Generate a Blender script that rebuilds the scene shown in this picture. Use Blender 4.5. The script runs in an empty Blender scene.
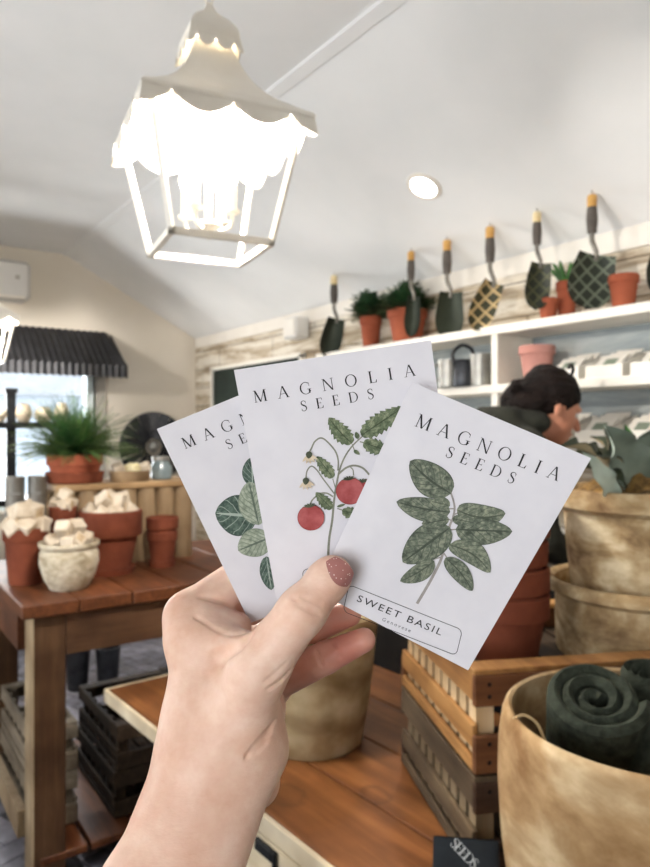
import bpy, bmesh, math, random
import numpy as np
from mathutils import Vector, Matrix, Euler, noise
random.seed(7)
S = bpy.context.scene
C = S.collection
V = Vector
PI = math.pi
# ------------------------------------------------------------------ camera
YAW = math.radians(55)
CAM = V((0, 0, 1.5))
FW = V((-math.sin(YAW), math.cos(YAW), 0))
RT = V((math.cos(YAW), math.sin(YAW), 0))
UP = V((0, 0, 1))
FP = 690.0
def P(px, py, d):
    return CAM + FW*d + RT*((px-325)/FP*d) + UP*((430-py)/FP*d)
cam_d = bpy.data.cameras.new('camera'); cam = bpy.data.objects.new('camera', cam_d); C.objects.link(cam)
cam.location = CAM; cam.rotation_euler = (PI/2, 0, YAW)
cam_d.sensor_fit = 'HORIZONTAL'; cam_d.sensor_width = 36; cam_d.lens = 36*FP/650
cam_d.shift_y = -3.5/650; cam_d.clip_start = .02; cam_d.clip_end = 100
cam_d.dof.use_dof = True; cam_d.dof.focus_distance = .345; cam_d.dof.aperture_fstop = 19
S.camera = cam
CB = Matrix((RT, UP, -FW)).transposed().to_4x4()      # local x right, y up, z towards the viewer

# ------------------------------------------------------------------ materials
def lin(c):
    if isinstance(c, str):
        c = [int(c[i:i+2], 16)/255 for i in (0, 2, 4)]
        c = [x/12.92 if x <= .04045 else ((x+.055)/1.055)**2.4 for x in c]
    return (c[0], c[1], c[2], 1)
class NT:
    def __init__(s, name):
        s.m = bpy.data.materials.new(name); s.m.use_nodes = True
        s.t = s.m.node_tree; s.b = s.t.nodes['Principled BSDF']; s.l = s.t.links
    def n(s, typ, **kw):
        x = s.t.nodes.new('ShaderNode'+typ)
        for k, v in kw.items(): setattr(x, k, v)
        return x
    def coord(s, stretch=(1, 1, 1), out='Object', rot=(0, 0, 0)):
        t = s.n('TexCoord'); m = s.n('Mapping'); m.inputs['Scale'].default_value = stretch; m.inputs['Rotation'].default_value = rot
        s.l.new(t.outputs[out], m.inputs[0]); return m.outputs[0]
    def noise(s, vec, scale, detail=4, rough=.55, dist=0):
        x = s.n('TexNoise'); x.inputs['Scale'].default_value = scale; x.inputs['Detail'].default_value = detail
        x.inputs['Roughness'].default_value = rough; x.inputs['Distortion'].default_value = dist
        s.l.new(vec, x.inputs['Vector']); return x.outputs['Fac']
    def ramp(s, fac, stops):
        x = s.n('ValToRGB'); e = x.color_ramp.elements
        while len(e) < len(stops): e.new(.5)
        for q, (p, c) in zip(e, stops): q.position = p; q.color = lin(c)
        s.l.new(fac, x.inputs[0]); return x.outputs[0]
    def mix(s, fac, a, b, mode='MIX'):
        x = s.n('Mix', data_type='RGBA', blend_type=mode)
        for i, v in ((0, fac), (6, a), (7, b)):
            if hasattr(v, 'is_output'): s.l.new(v, x.inputs[i])
            elif i == 0: x.inputs[0].default_value = v
            else: x.inputs[i].default_value = lin(v)
        return x.outputs[2]
    def math(s, op, a, b=0.0, c=0.0):
        x = s.n('Math', operation=op)
        for i, v in enumerate((a, b, c)):
            if hasattr(v, 'is_output'): s.l.new(v, x.inputs[i])
            else: x.inputs[i].default_value = v
        return x.outputs[0]
    def col(s, c):
        if hasattr(c, 'is_output'): s.l.new(c, s.b.inputs['Base Color'])
        else: s.b.inputs['Base Color'].default_value = lin(c)
    def bump(s, h, strength=.3, dist=.002):
        x = s.n('Bump'); x.inputs['Strength'].default_value = strength; x.inputs['Distance'].default_value = dist
        s.l.new(h, x.inputs['Height']); s.l.new(x.outputs[0], s.b.inputs['Normal'])
    def set(s, rough=.6, metal=0, spec=.35, **kw):
        s.b.inputs['Roughness'].default_value = rough; s.b.inputs['Metallic'].default_value = metal
        s.b.inputs['Specular IOR Level'].default_value = spec
        for k, v in kw.items(): s.b.inputs[k.replace('_', ' ')].default_value = v
        return s.m
def plain(name, c, c2=None, scale=12, rough=.6, metal=0, spec=.35, bump=0, bscale=60, stretch=(1, 1, 1), lo=.35, hi=.65, bd=.002):
    t = NT(name); co = t.coord(stretch)
    if c2: t.col(t.ramp(t.noise(co, scale, 5), [(lo, c), (hi, c2)]))
    else: t.col(c)
    if bump: t.bump(t.noise(co, bscale, 4), bump, bd)
    return t.set(rough, metal, spec)
def wood(name, c1, c2, c3, axis='x', scale=9, rough=.55, bump=.15, spec=.3):
    st = {'x': (.09, 1, 1), 'y': (1, .09, 1), 'z': (1, 1, .09)}[axis]
    t = NT(name); co = t.coord(st)
    f = t.noise(co, scale*4, 6, .6, .4)
    base = t.ramp(f, [(.3, c1), (.5, c2), (.72, c3)])
    big = t.noise(t.coord((1, 1, 1)), 3.5, 3)
    k = t.ramp(big, [(.35, 'b8b0a8'), (.65, 'ffffff')])
    t.col(t.mix(1.0, base, k, 'MULTIPLY')); t.bump(f, bump, .002)
    return t.set(rough, 0, spec)
def blotch(name, c1, c2, c3, scale=6, rough=.85, bump=.2):
    t = NT(name); co = t.coord((1, 1, 1.6))
    a = t.noise(co, scale, 6, .6, .6); b = t.noise(co, scale*3.1, 4, .6)
    x = t.ramp(a, [(.36, c1), (.5, c2), (.64, c3)])
    y = t.ramp(b, [(.4, 'd8cfc4'), (.62, 'ffffff')])
    t.col(t.mix(.8, x, y, 'MULTIPLY')); t.bump(t.noise(co, 45, 4), bump, .003)
    return t.set(rough, 0, .2)

M = {}
M['ceil'] = plain('ceiling_plaster', 'eaebeb', 'f0f0f0', 2.5, .9, bump=.05, bscale=40)
M['endwall'] = plain('cream_wall_paint', 'e2dacc', 'e8e0d4', 2, .9, bump=.04, bscale=50)
M['white'] = plain('white_paint', 'e6e0d6', 'ece7de', 6, .55)
M['shelfwhite'] = plain('cream_shelf_paint', 'e8e2d6', 'efeae0', 6, .5)
M['trimgrey'] = plain('grey_trim', 'a8a49c', 'b5b1a9', 8, .7)
M['jamb'] = plain('pale_blue_window_paint', 'd6e6ea', 'e0edf0', 8, .5)
M['lantern'] = plain('cream_lantern_metal', 'f0eade', 'f5f0e6', 14, .45, spec=.4, bump=.05, bscale=30)
M['black'] = plain('black_metal', '1b1d20', '25272b', 20, .45, .4)
M['awning'] = plain('dark_corrugated_metal', '2c2d31', '3b3c40', 10, .5, .5)
M['terra'] = plain('terracotta', '653323', '7f442f', 7, .85, spec=.2, bump=.15, bscale=70)
M['terra2'] = plain('orange_terracotta', '8e4a34', 'a65c42', 7, .85, spec=.2, bump=.15, bscale=70)
M['terrapink'] = plain('pinkish_terracotta', 'b98277', 'c6938a', 7, .85, spec=.2, bump=.15, bscale=70)
M['soil'] = plain('soil', '2a2019', '3a2d22', 30, .95, bump=.6, bscale=50, bd=.01)
M['tin'] = plain('galvanised_tin', '8d8c88', 'a9a8a3', 12, .4, .75)
M['tindark'] = plain('dark_tin', '33353a', '4a4c50', 12, .4, .7)
M['creampot'] = blotch('speckled_cream_glaze', 'a89c84', 'd2c9b4', 'e6dfcf', 9, .55)
M['cube'] = plain('cream_wrapped_block', 'c2b19a', 'd8cab6', 20, .7, lo=.4, hi=.6)
M['cubeend'] = plain('brown_block_label', '8a6b4c', 'cdb99a', 35, .7)
M['tanpot'] = blotch('whitewashed_tan_clay', '8c6b48', 'b3946c', 'd3bd99', 4.5, .9)
M['tanpot2'] = blotch('pale_whitewashed_clay', '7c6449', 'b09873', 'd8c8a8', 7, .9)
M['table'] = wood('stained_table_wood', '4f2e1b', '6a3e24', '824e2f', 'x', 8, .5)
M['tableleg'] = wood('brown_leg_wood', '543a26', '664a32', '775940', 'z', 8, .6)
M['tablelegpale'] = wood('pale_lit_side_wood', 'a08c6c', 'b7a384', 'c6b496', 'z', 8, .6)
M['apron'] = wood('brown_apron_wood', '503622', '604430', '6e5038', 'y', 8, .6)
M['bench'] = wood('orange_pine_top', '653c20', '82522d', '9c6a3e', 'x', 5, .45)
M['pine'] = wood('fresh_pale_pine', 'd6c3a0', 'e4d5b8', 'eadfc8', 'x', 5, .6)
M['pinez'] = wood('fresh_pale_pine_upright', 'd6c3a0', 'e4d5b8', 'eadfc8', 'z', 5, .6)
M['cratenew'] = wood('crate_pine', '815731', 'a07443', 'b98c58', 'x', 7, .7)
M['cratenewy'] = wood('crate_pine_shaded_end', '55331d', '694227', '7c5233', 'y', 7, .7)  # end boards darker than the sides, their shade painted into the wood tone
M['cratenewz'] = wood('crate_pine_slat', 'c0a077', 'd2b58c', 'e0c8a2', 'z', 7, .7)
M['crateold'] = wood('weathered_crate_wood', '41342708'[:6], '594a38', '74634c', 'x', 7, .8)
M['crateoldy'] = wood('weathered_crate_shaded_end', '362519', '453124', '563f2e', 'y', 7, .8)  # same wood with the shade of the end face put into its colour
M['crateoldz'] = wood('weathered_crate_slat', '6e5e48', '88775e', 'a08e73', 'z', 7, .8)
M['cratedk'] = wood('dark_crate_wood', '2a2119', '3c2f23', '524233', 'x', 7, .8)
M['cratepale'] = wood('greyed_pale_crate_wood', '6f6658', '887e6e', '9d9383', 'x', 7, .8)
M['riser'] = wood('tan_riser_wood', '9c8262', 'b09675', 'c0a887', 'z', 6, .65)
M['risertop'] = wood('tan_riser_top_wood', 'a5845c', 'ba9970', 'c9ac85', 'y', 6, .65)
M['nail'] = plain('dark_nail', '1c1613', rough=.5, metal=.6)
M['glassjar'] = plain('blue_grey_glass', '76858a', '8c9a9e', 20, .15, spec=.6)
M['cloth'] = plain('dark_green_felt', '2b2f28', '40453b', 60, .95, spec=.1, bump=.8, bscale=300, bd=.003)
M['twine'] = plain('jute_twine', 'a58c66', 'b89f78', 60, .9)
M['darkbag'] = plain('dark_navy_bag', '1a2026', '222a31', 20, .55)
M['lettering'] = plain('white_lettering', 'e4e9ec', rough=.7)
M['acwhite'] = plain('white_plastic', 'dcdad6', 'e2e0dc', 4, .4)
M['board'] = plain('dark_chalkboard', '16211c', '202d26', 5, .7)
M['skin2'] = plain('face_skin', 'b8795f', 'c58a70', 10, .6)
M['hair'] = plain('dark_brown_hair', '0e0908', '1b120f', 60, .7, spec=.15, bump=1, bscale=70, stretch=(.25, 1, .6), bd=.01)
M['jacket'] = plain('dark_olive_cloth', '1d1e19', '2a2b23', 18, .9, bump=.4, bscale=25, bd=.01)
M['denim'] = plain('dark_trousers', '23262e', '2d313a', 18, .9)
M['eyewhite'] = plain('eye_white', 'd8d0c8', rough=.3)
M['eyedark'] = plain('eye_iris', '20140f', rough=.2)
M['moss'] = plain('golden_brown_moss', '3c2c17', '8a6a38', 40, .95, bump=.8, bscale=90, bd=.01)
M['trowel'] = plain('dark_green_trowel_steel', '22271f', '2f352b', 12, .45, .5)
M['grip'] = plain('grey_brown_grip', '4e4843', '615a54', 25, .7)
M['steel'] = plain('trowel_neck_steel', '77736c', '8c8880', 14, .35, .8)
M['tip'] = plain('golden_wood_tip', 'b98744', 'd3a55f', 20, .5)
M['outground'] = plain('bleached_ground', 'cfd2cf', 'dcdedc', 1, .9)
M['outwall'] = plain('pale_blue_siding', 'aeb9c6', 'bcc6d0', 1, .8)
M['outroof'] = plain('grey_shingle', '8a8f96', '9aa0a6', 3, .8)
def leafmat(name, a, b, scale=9, rough=.5, spec=.35, trans=0):
    t = NT(name); t.col(t.ramp(t.noise(t.coord(), scale, 3), [(.35, a), (.65, b)]))
    return t.set(rough, 0, spec)
M['fern'] = leafmat('fern_green', '1f4526', '3f7038', 14)
M['fernlight'] = leafmat('fern_light_green', '4d7a3c', '7d9c58', 14)
M['fernstem'] = plain('fern_stem', '4a5a2c', '5d6b38', 10, .7)
M['darkfern'] = leafmat('dark_fern_green', '17301d', '2c4c2c', 14)
M['succulent'] = leafmat('bright_succulent_green', '2f5a2c', '4a7a3a', 14)
M['leafdk'] = leafmat('dark_olive_leaf', '2a3128', '454c3a', 12, .4)
M['leafgrey'] = leafmat('grey_green_leaf', '59655a', '7a8679', 12, .55)
M['leafpale'] = leafmat('pale_silver_leaf', 'a9b8ab', 'c2cfc2', 12, .55)
M['leafedge'] = plain('dry_leaf_edge', '8c7f62', 'a5977a', 10, .7)
def benchtop():
    m = M['bench']; t = NT.__new__(NT); t.m = m; t.t = m.node_tree; t.b = t.t.nodes['Principled BSDF']; t.l = t.t.links
    src = t.b.inputs['Base Color'].links[0].from_socket; tc = t.n('TexCoord'); nz = t.noise(tc.outputs['Object'], 30, 3)
    for (x, y, rx, ry) in ((.897, .088, .062, .05), (1.028, .252, .05, .04)):
        sp = t.n('SeparateXYZ'); t.l.new(tc.outputs['Object'], sp.inputs[0])
        dx = t.math('DIVIDE', t.math('SUBTRACT', sp.outputs[0], x), rx); dy = t.math('DIVIDE', t.math('SUBTRACT', sp.outputs[1], y), ry)
        r = t.math('ADD', t.math('SQRT', t.math('ADD', t.math('MULTIPLY', dx, dx), t.math('MULTIPLY', dy, dy))), t.math('MULTIPLY', t.math('SUBTRACT', nz, .5), .7))
        fac = t.ramp(r, [(.0, '707070'), (.55, '808080'), (.8, 'b4b4b4'), (1.0, '000000')])
        src = t.mix(fac, src, '3f2212')
    t.col(src)
benchtop()
def emit(name, c, s):
    t = NT(name); t.b.inputs['Emission Color'].default_value = lin(c); t.b.inputs['Emission Strength'].default_value = s
    t.col(c); return t.m
M['bulb'] = emit('lit_bulb', 'ffedd2', 60)
M['lamp'] = emit('lit_downlight', 'fff6ea', 25)
def glass():
    t = NT('window_glass'); tr = t.n('BsdfTransparent'); gl = t.n('BsdfGlossy'); gl.inputs['Roughness'].default_value = .03
    fr = t.n('Fresnel'); fr.inputs[0].default_value = 1.45; mx = t.n('MixShader')
    t.l.new(fr.outputs[0], mx.inputs[0]); t.l.new(tr.outputs[0], mx.inputs[1]); t.l.new(gl.outputs[0], mx.inputs[2])
    t.l.new(mx.outputs[0], t.t.nodes['Material Output'].inputs[0]); return t.m
M['glass'] = glass()
def plankwall():
    t = NT('whitewashed_plank_wall'); tc = t.n('TexCoord'); sp = t.n('SeparateXYZ'); t.l.new(tc.outputs['Object'], sp.inputs[0])
    cb = t.n('CombineXYZ'); t.l.new(sp.outputs[0], cb.inputs[0]); t.l.new(sp.outputs[2], cb.inputs[1])
    br = t.n('TexBrick'); br.offset = .37; br.inputs['Scale'].default_value = 1
    br.inputs['Brick Width'].default_value = .85; br.inputs['Row Height'].default_value = .155; br.inputs['Mortar Size'].default_value = .004
    br.inputs['Color1'].default_value = lin('ebe6db'); br.inputs['Color2'].default_value = lin('d8cfbf'); br.inputs['Mortar'].default_value = lin('8f8475')
    t.l.new(cb.outputs[0], br.inputs['Vector'])
    co = t.coord((.35, 1, 2.2)); a = t.noise(co, 6, 6, .65, .5)
    k = t.ramp(a, [(.37, '98836b'), (.48, 'd2c7b6'), (.58, 'ffffff')])
    t.col(t.mix(.85, br.outputs['Color'], k, 'MULTIPLY')); t.bump(a, .3, .003); return t.set(.85, 0, .2)
M['plank'] = plankwall()
def bandpot():
    t = NT('banded_pale_clay'); co = t.coord(); w = t.n('TexWave', wave_type='BANDS', bands_direction='Z'); w.inputs['Scale'].default_value = 3.2; w.inputs['Distortion'].default_value = 7; w.inputs['Detail'].default_value = 3; w.inputs['Detail Scale'].default_value = .8
    t.l.new(co, w.inputs['Vector']); a = t.ramp(w.outputs['Fac'], [(.05, 'a08c6c'), (.3, 'b8a583'), (.9, 'c6b593')])
    b = t.ramp(t.noise(co, 12, 5), [(.35, 'cfc4b4'), (.65, 'ffffff')]); t.col(t.mix(.9, a, b, 'MULTIPLY')); t.bump(t.noise(co, 40, 4), .2, .003); return t.set(.85, 0, .2)
M['bandpot'] = bandpot()
def backpanel():
    t = NT('grey_blue_shelf_back'); co = t.coord((.4, 1, 2)); a = t.noise(co, 7, 6, .6, .5)
    t.col(t.ramp(a, [(.3, '7d8588'), (.5, '98a0a2'), (.68, 'b9bdbb')])); t.bump(a, .2, .003); return t.set(.8, 0, .2)
M['back'] = backpanel()
def brickfloor():
    t = NT('blue_grey_brick_paver'); g = t.n('NewGeometry')
    c = t.ramp(g.outputs['Random Per Island'], [(0, '6a6a76'), (.5, '868694'), (1, 'a2a2b0')])
    a = t.noise(t.coord(), 14, 5); k = t.ramp(a, [(.3, 'a8a39c'), (.65, 'ffffff')])
    t.col(t.mix(.9, c, k, 'MULTIPLY')); t.bump(t.noise(t.coord(), 60, 4), .3, .003); return t.set(.5, 0, .4)
M['brick'] = brickfloor()
M['mortar'] = plain('dark_mortar', '3a3a44', '4a4a54', 20, .9)
def skinmat():
    t = NT('hand_skin'); co = t.coord()
    a = t.noise(co, 28, 4, .6); b = t.noise(co, 140, 3, .6); w = t.noise(t.coord((.45, 1, 1)), 330, 4, .65)
    x = t.ramp(a, [(.32, 'd8b09b'), (.5, 'e0bda9'), (.68, 'e8cbba')])
    y = t.ramp(b, [(.3, 'f2e2dc'), (.7, 'ffffff')])
    at = t.n('Attribute', attribute_name='flush_shade')  # finger reddening: blood flush together with painted-in shade
    z = t.mix(.6, x, y, 'MULTIPLY')
    t.col(t.mix(at.outputs['Fac'], z, 'b3695a')); t.bump(w, .38, .0006)
    t.b.subsurface_method = 'RANDOM_WALK'
    return t.set(.48, 0, .4, Subsurface_Weight=.12, Subsurface_Scale=.004)
M['skin'] = skinmat()
def nailmat():
    t = NT('glitter_nail_polish'); v = t.n('TexVoronoi'); v.inputs['Scale'].default_value = 900; t.l.new(t.coord(), v.inputs['Vector'])
    s = t.math('LESS_THAN', v.outputs['Distance'], .26); r = t.n('SeparateColor'); t.l.new(v.outputs['Color'], r.inputs[0])
    s2 = t.math('MULTIPLY', s, t.math('GREATER_THAN', r.outputs[0], .72))
    t.col(t.mix(s2, 'a06b66', 'f3dcd2')); return t.set(.22, 0, .5)
M['nailp'] = nailmat()
def papermat():
    t = NT('white_packet_paper'); co = t.coord(); a = t.noise(co, 60, 3)
    t.col(t.ramp(a, [(.3, 'd5d3da'), (.7, 'dbd9df')])); t.bump(t.noise(co, 900, 3), .06, .0003); return t.set(.62, 0, .3)
M['paper'] = papermat()
M['ink'] = plain('black_ink', '1d1d20', rough=.7)
M['inkgrey'] = plain('grey_ink', '5c5c62', rough=.7)
def printleaf(name, dark, mid, light, vein, n=7.0, veinw=.1):
    t = NT(name); uv = t.n('UVMap'); sp = t.n('SeparateXYZ'); t.l.new(uv.outputs[0], sp.inputs[0])
    u, v = sp.outputs[0], sp.outputs[1]
    av = t.math('ABSOLUTE', t.math('SUBTRACT', v, .5))
    co = t.coord(); a = t.noise(co, 420, 4, .6, .4); w = t.noise(co, 160, 2)
    base = t.ramp(a, [(.32, dark), (.5, mid), (.68, light)])
    ph = t.math('ADD', t.math('SUBTRACT', t.math('MULTIPLY', u, n), t.math('MULTIPLY', av, n*.75)), t.math('MULTIPLY', w, .9))
    fr = t.math('ABSOLUTE', t.math('SUBTRACT', t.math('FRACT', ph), .5))
    side = t.math('LESS_THAN', fr, veinw*.5); mid_ = t.math('LESS_THAN', av, .035)
    edge = t.math('GREATER_THAN', av, .47)
    c = t.mix(t.math('MULTIPLY', side, .6), base, vein); c = t.mix(t.math('MULTIPLY', mid_, .9), c, vein)
    c = t.mix(t.math('MULTIPLY', edge, .8), c, dark)
    t.col(c); return t.set(.7, 0, .2)
M['pbasil'] = printleaf('printed_basil_leaf', '464e44', '697163', '929683', '424a40', 6, .16)
M['pbasil2'] = printleaf('printed_basil_leaf_light', '4d564a', '72796a', '979c86', '495145', 6, .16)
M['pspin'] = printleaf('printed_dark_leaf', '35463f', '4d5f56', '66786d', 'a9b5aa', 5, .12)
M['pspin2'] = printleaf('printed_pale_leaf', '7d8878', '9aa492', 'b3baa8', '5a665b', 7, .2)
M['ptom'] = printleaf('printed_tomato_leaf', '48543f', '6a765c', '959b7e', '404a38', 7, .14)
M['pstem'] = plain('printed_stem', '75766a', '8d8e80', 300, .7)
M['pstem2'] = plain('printed_grey_stem', '908a88', 'a29c98', 300, .7)
M['pred'] = plain('printed_red_fruit', '963f40', 'b46060', 140, .7)
M['predd'] = plain('printed_deep_red_fruit', '83292c', '9c4042', 160, .7)
M['pblush'] = plain('printed_pale_blush', 'c96e68', 'cf7c74', 300, .7)
M['pflower'] = plain('printed_cream_flower', 'c9b79c', 'd8c9b2', 300, .7)
M['pcalyx'] = plain('printed_calyx', '3c4234', '555c48', 300, .7)

# ------------------------------------------------------------------ mesh builder
class MB:
    def __init__(s): s.bm = bmesh.new(); s.mi = 0; s.uv = None
    def _mark(s, geom):
        for g in geom:
            if isinstance(g, bmesh.types.BMFace): g.material_index = s.mi
    def box(s, c, size, rot=None, bevel=0):
        mat = Matrix.Translation(c) @ (rot.to_4x4() if rot is not None else Matrix.Identity(4)) @ Matrix.Diagonal((*size, 1))
        r = bmesh.ops.create_cube(s.bm, size=1, matrix=mat); vs = r['verts']
        fs = {f for v in vs for f in v.link_faces}; s._mark(fs)
        if bevel:
            es = list({e for v in vs for e in v.link_edges})
            q = bmesh.ops.bevel(s.bm, geom=es, offset=bevel, segments=1, affect='EDGES', profile=.5); s._mark(q['faces'])
        return s
    def bar(s, a, b, w, t, upv=(0, 0, 1), bevel=0):
        a = V(a); b = V(b); d = b-a; z = d.normalized(); x = V(upv).cross(z)
        if x.length < 1e-5: x = V((1, 0, 0)).cross(z)
        x.normalize(); y = z.cross(x)
        return s.box((a+b)/2, (w, t, d.length), Matrix((x, y, z)).transposed(), bevel)
    def lathe(s, prof, seg=32, c=(0, 0, 0), wob=0):
        c = V(c); rings = []
        for r, z in prof:
            if r < 1e-6: rings.append([s.bm.verts.new(c+V((0, 0, z)))])
            else: rings.append([s.bm.verts.new(c+V((r*math.cos(2*PI*i/seg), r*math.sin(2*PI*i/seg), z))) for i in range(seg)])
        for a, b in zip(rings, rings[1:]):
            for i in range(seg):
                j = (i+1) % seg
                if len(a) == 1 and len(b) == 1: continue
                if len(a) == 1: f = [a[0], b[j], b[i]][::-1]
                elif len(b) == 1: f = [a[i], a[j], b[0]]
                else: f = [a[i], a[j], b[j], b[i]]
                s.bm.faces.new(f).material_index = s.mi
        return s
    def tube(s, pts, r, seg=10, caps=True):
        pts = [V(p) for p in pts]; n = len(pts); rs = r if isinstance(r, (list, tuple)) else [r]*n
        t0 = (pts[1]-pts[0]).normalized(); x = t0.orthogonal().normalized(); rings = []
        for i, p in enumerate(pts):
            t = (pts[min(i+1, n-1)]-pts[max(i-1, 0)]).normalized()
            x = (x-t*x.dot(t)).normalized(); y = t.cross(x)
            rings.append([s.bm.verts.new(p+(x*math.cos(2*PI*k/seg)+y*math.sin(2*PI*k/seg))*rs[i]) for k in range(seg)])
        for a, b in zip(rings, rings[1:]):
            for k in range(seg):
                j = (k+1) % seg; s.bm.faces.new((a[k], a[j], b[j], b[k])).material_index = s.mi
        if caps:
            s.bm.faces.new(rings[0][::-1]).material_index = s.mi; s.bm.faces.new(rings[-1]).material_index = s.mi
        return s
    def sphere(s, c, r, sc=(1, 1, 1), seg=16, rot=None):
        mat = Matrix.Translation(c) @ (rot.to_4x4() if rot is not None else Matrix.Identity(4)) @ Matrix.Diagonal((sc[0]*r, sc[1]*r, sc[2]*r, 1))
        q = bmesh.ops.create_uvsphere(s.bm, u_segments=seg, v_segments=max(6, seg//2), radius=1, matrix=mat)
        s._mark({f for v in q['verts'] for f in v.link_faces}); return s
    def face(s, pts):
        f = s.bm.faces.new([s.bm.verts.new(p) for p in pts]); f.material_index = s.mi; return f
    def prism(s, pts, vec):
        vec = V(vec); a = [s.bm.verts.new(p) for p in pts]; b = [s.bm.verts.new(V(p)+vec) for p in pts]; n = len(a)
        fs = [s.bm.faces.new(a[::-1]), s.bm.faces.new(b)]
        for i in range(n): fs.append(s.bm.faces.new((a[i], a[(i+1) % n], b[(i+1) % n], b[i])))
        s._mark(fs); return s
    def grid(s, fn, nu, nv, uv=False):
        if uv and s.uv is None: s.uv = s.bm.loops.layers.uv.new('UVMap')
        g = [[s.bm.verts.new(fn(i/nu, j/nv)) for j in range(nv+1)] for i in range(nu+1)]
        for i in range(nu):
            for j in range(nv):
                f = s.bm.faces.new((g[i][j], g[i+1][j], g[i+1][j+1], g[i][j+1])); f.material_index = s.mi
                if uv:
                    for l, (a, b) in zip(f.loops, ((i, j), (i+1, j), (i+1, j+1), (i, j+1))): l[s.uv].uv = (a/nu, b/nv)
        return s
    def build(s, name, mats, parent=None, smooth=False, normals=True, loc=None):
        if normals: bmesh.ops.recalc_face_normals(s.bm, faces=s.bm.faces[:])
        me = bpy.data.meshes.new(name); s.bm.to_mesh(me); s.bm.free()
        for m in (mats if isinstance(mats, (list, tuple)) else [mats]): me.materials.append(M[m] if isinstance(m, str) else m)
        if smooth:
            me.polygons.foreach_set('use_smooth', [True]*len(me.polygons))
            try: me.set_sharp_from_angle(angle=math.radians(38))
            except Exception: pass
        o = bpy.data.objects.new(name, me); C.objects.link(o)
        if parent: o.parent = parent
        if loc is not None: o.location = loc
        return o
def tag(o, label, cat, group=None):
    o['label'] = label; o['category'] = cat
    if group: o['group'] = group
    return o
def thing(name, label, cat, loc=(0, 0, 0), rz=0, group=None, mat=None):
    o = bpy.data.objects.new(name, None); C.objects.link(o); o.empty_display_size = .05
    if mat is not None: o.matrix_world = mat
    else: o.location = loc; o.rotation_euler = (0, 0, rz)
    return tag(o, label, cat, group)
def struct(o): o['kind'] = 'structure'; return o
def dup(root, loc, rz=None, label=None, group=None, scale=None):
    r = root.copy(); C.objects.link(r); r.location = loc
    if rz is not None: r.rotation_euler = (0, 0, rz)
    if scale: r.scale = (scale,)*3
    if label: r['label'] = label
    if group: r['group'] = group
    for ch in list(root.children):
        c = ch.copy(); C.objects.link(c); c.parent = r
        for g in ch.children:
            d = g.copy(); C.objects.link(d); d.parent = c
    return r
def bez(p, n=12):
    p = [V(q) for q in p]; out = []
    m = len(p)
    for i in range(m-1):
        a, b, c, d = p[max(i-1, 0)], p[i], p[i+1], p[min(i+2, m-1)]
        for k in range(n):
            t = k/n; out.append(.5*((2*b)+(c-a)*t+(2*a-5*b+4*c-d)*t*t+(3*b-a-3*c+d)*t**3))
    out.append(p[-1]); return out

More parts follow.
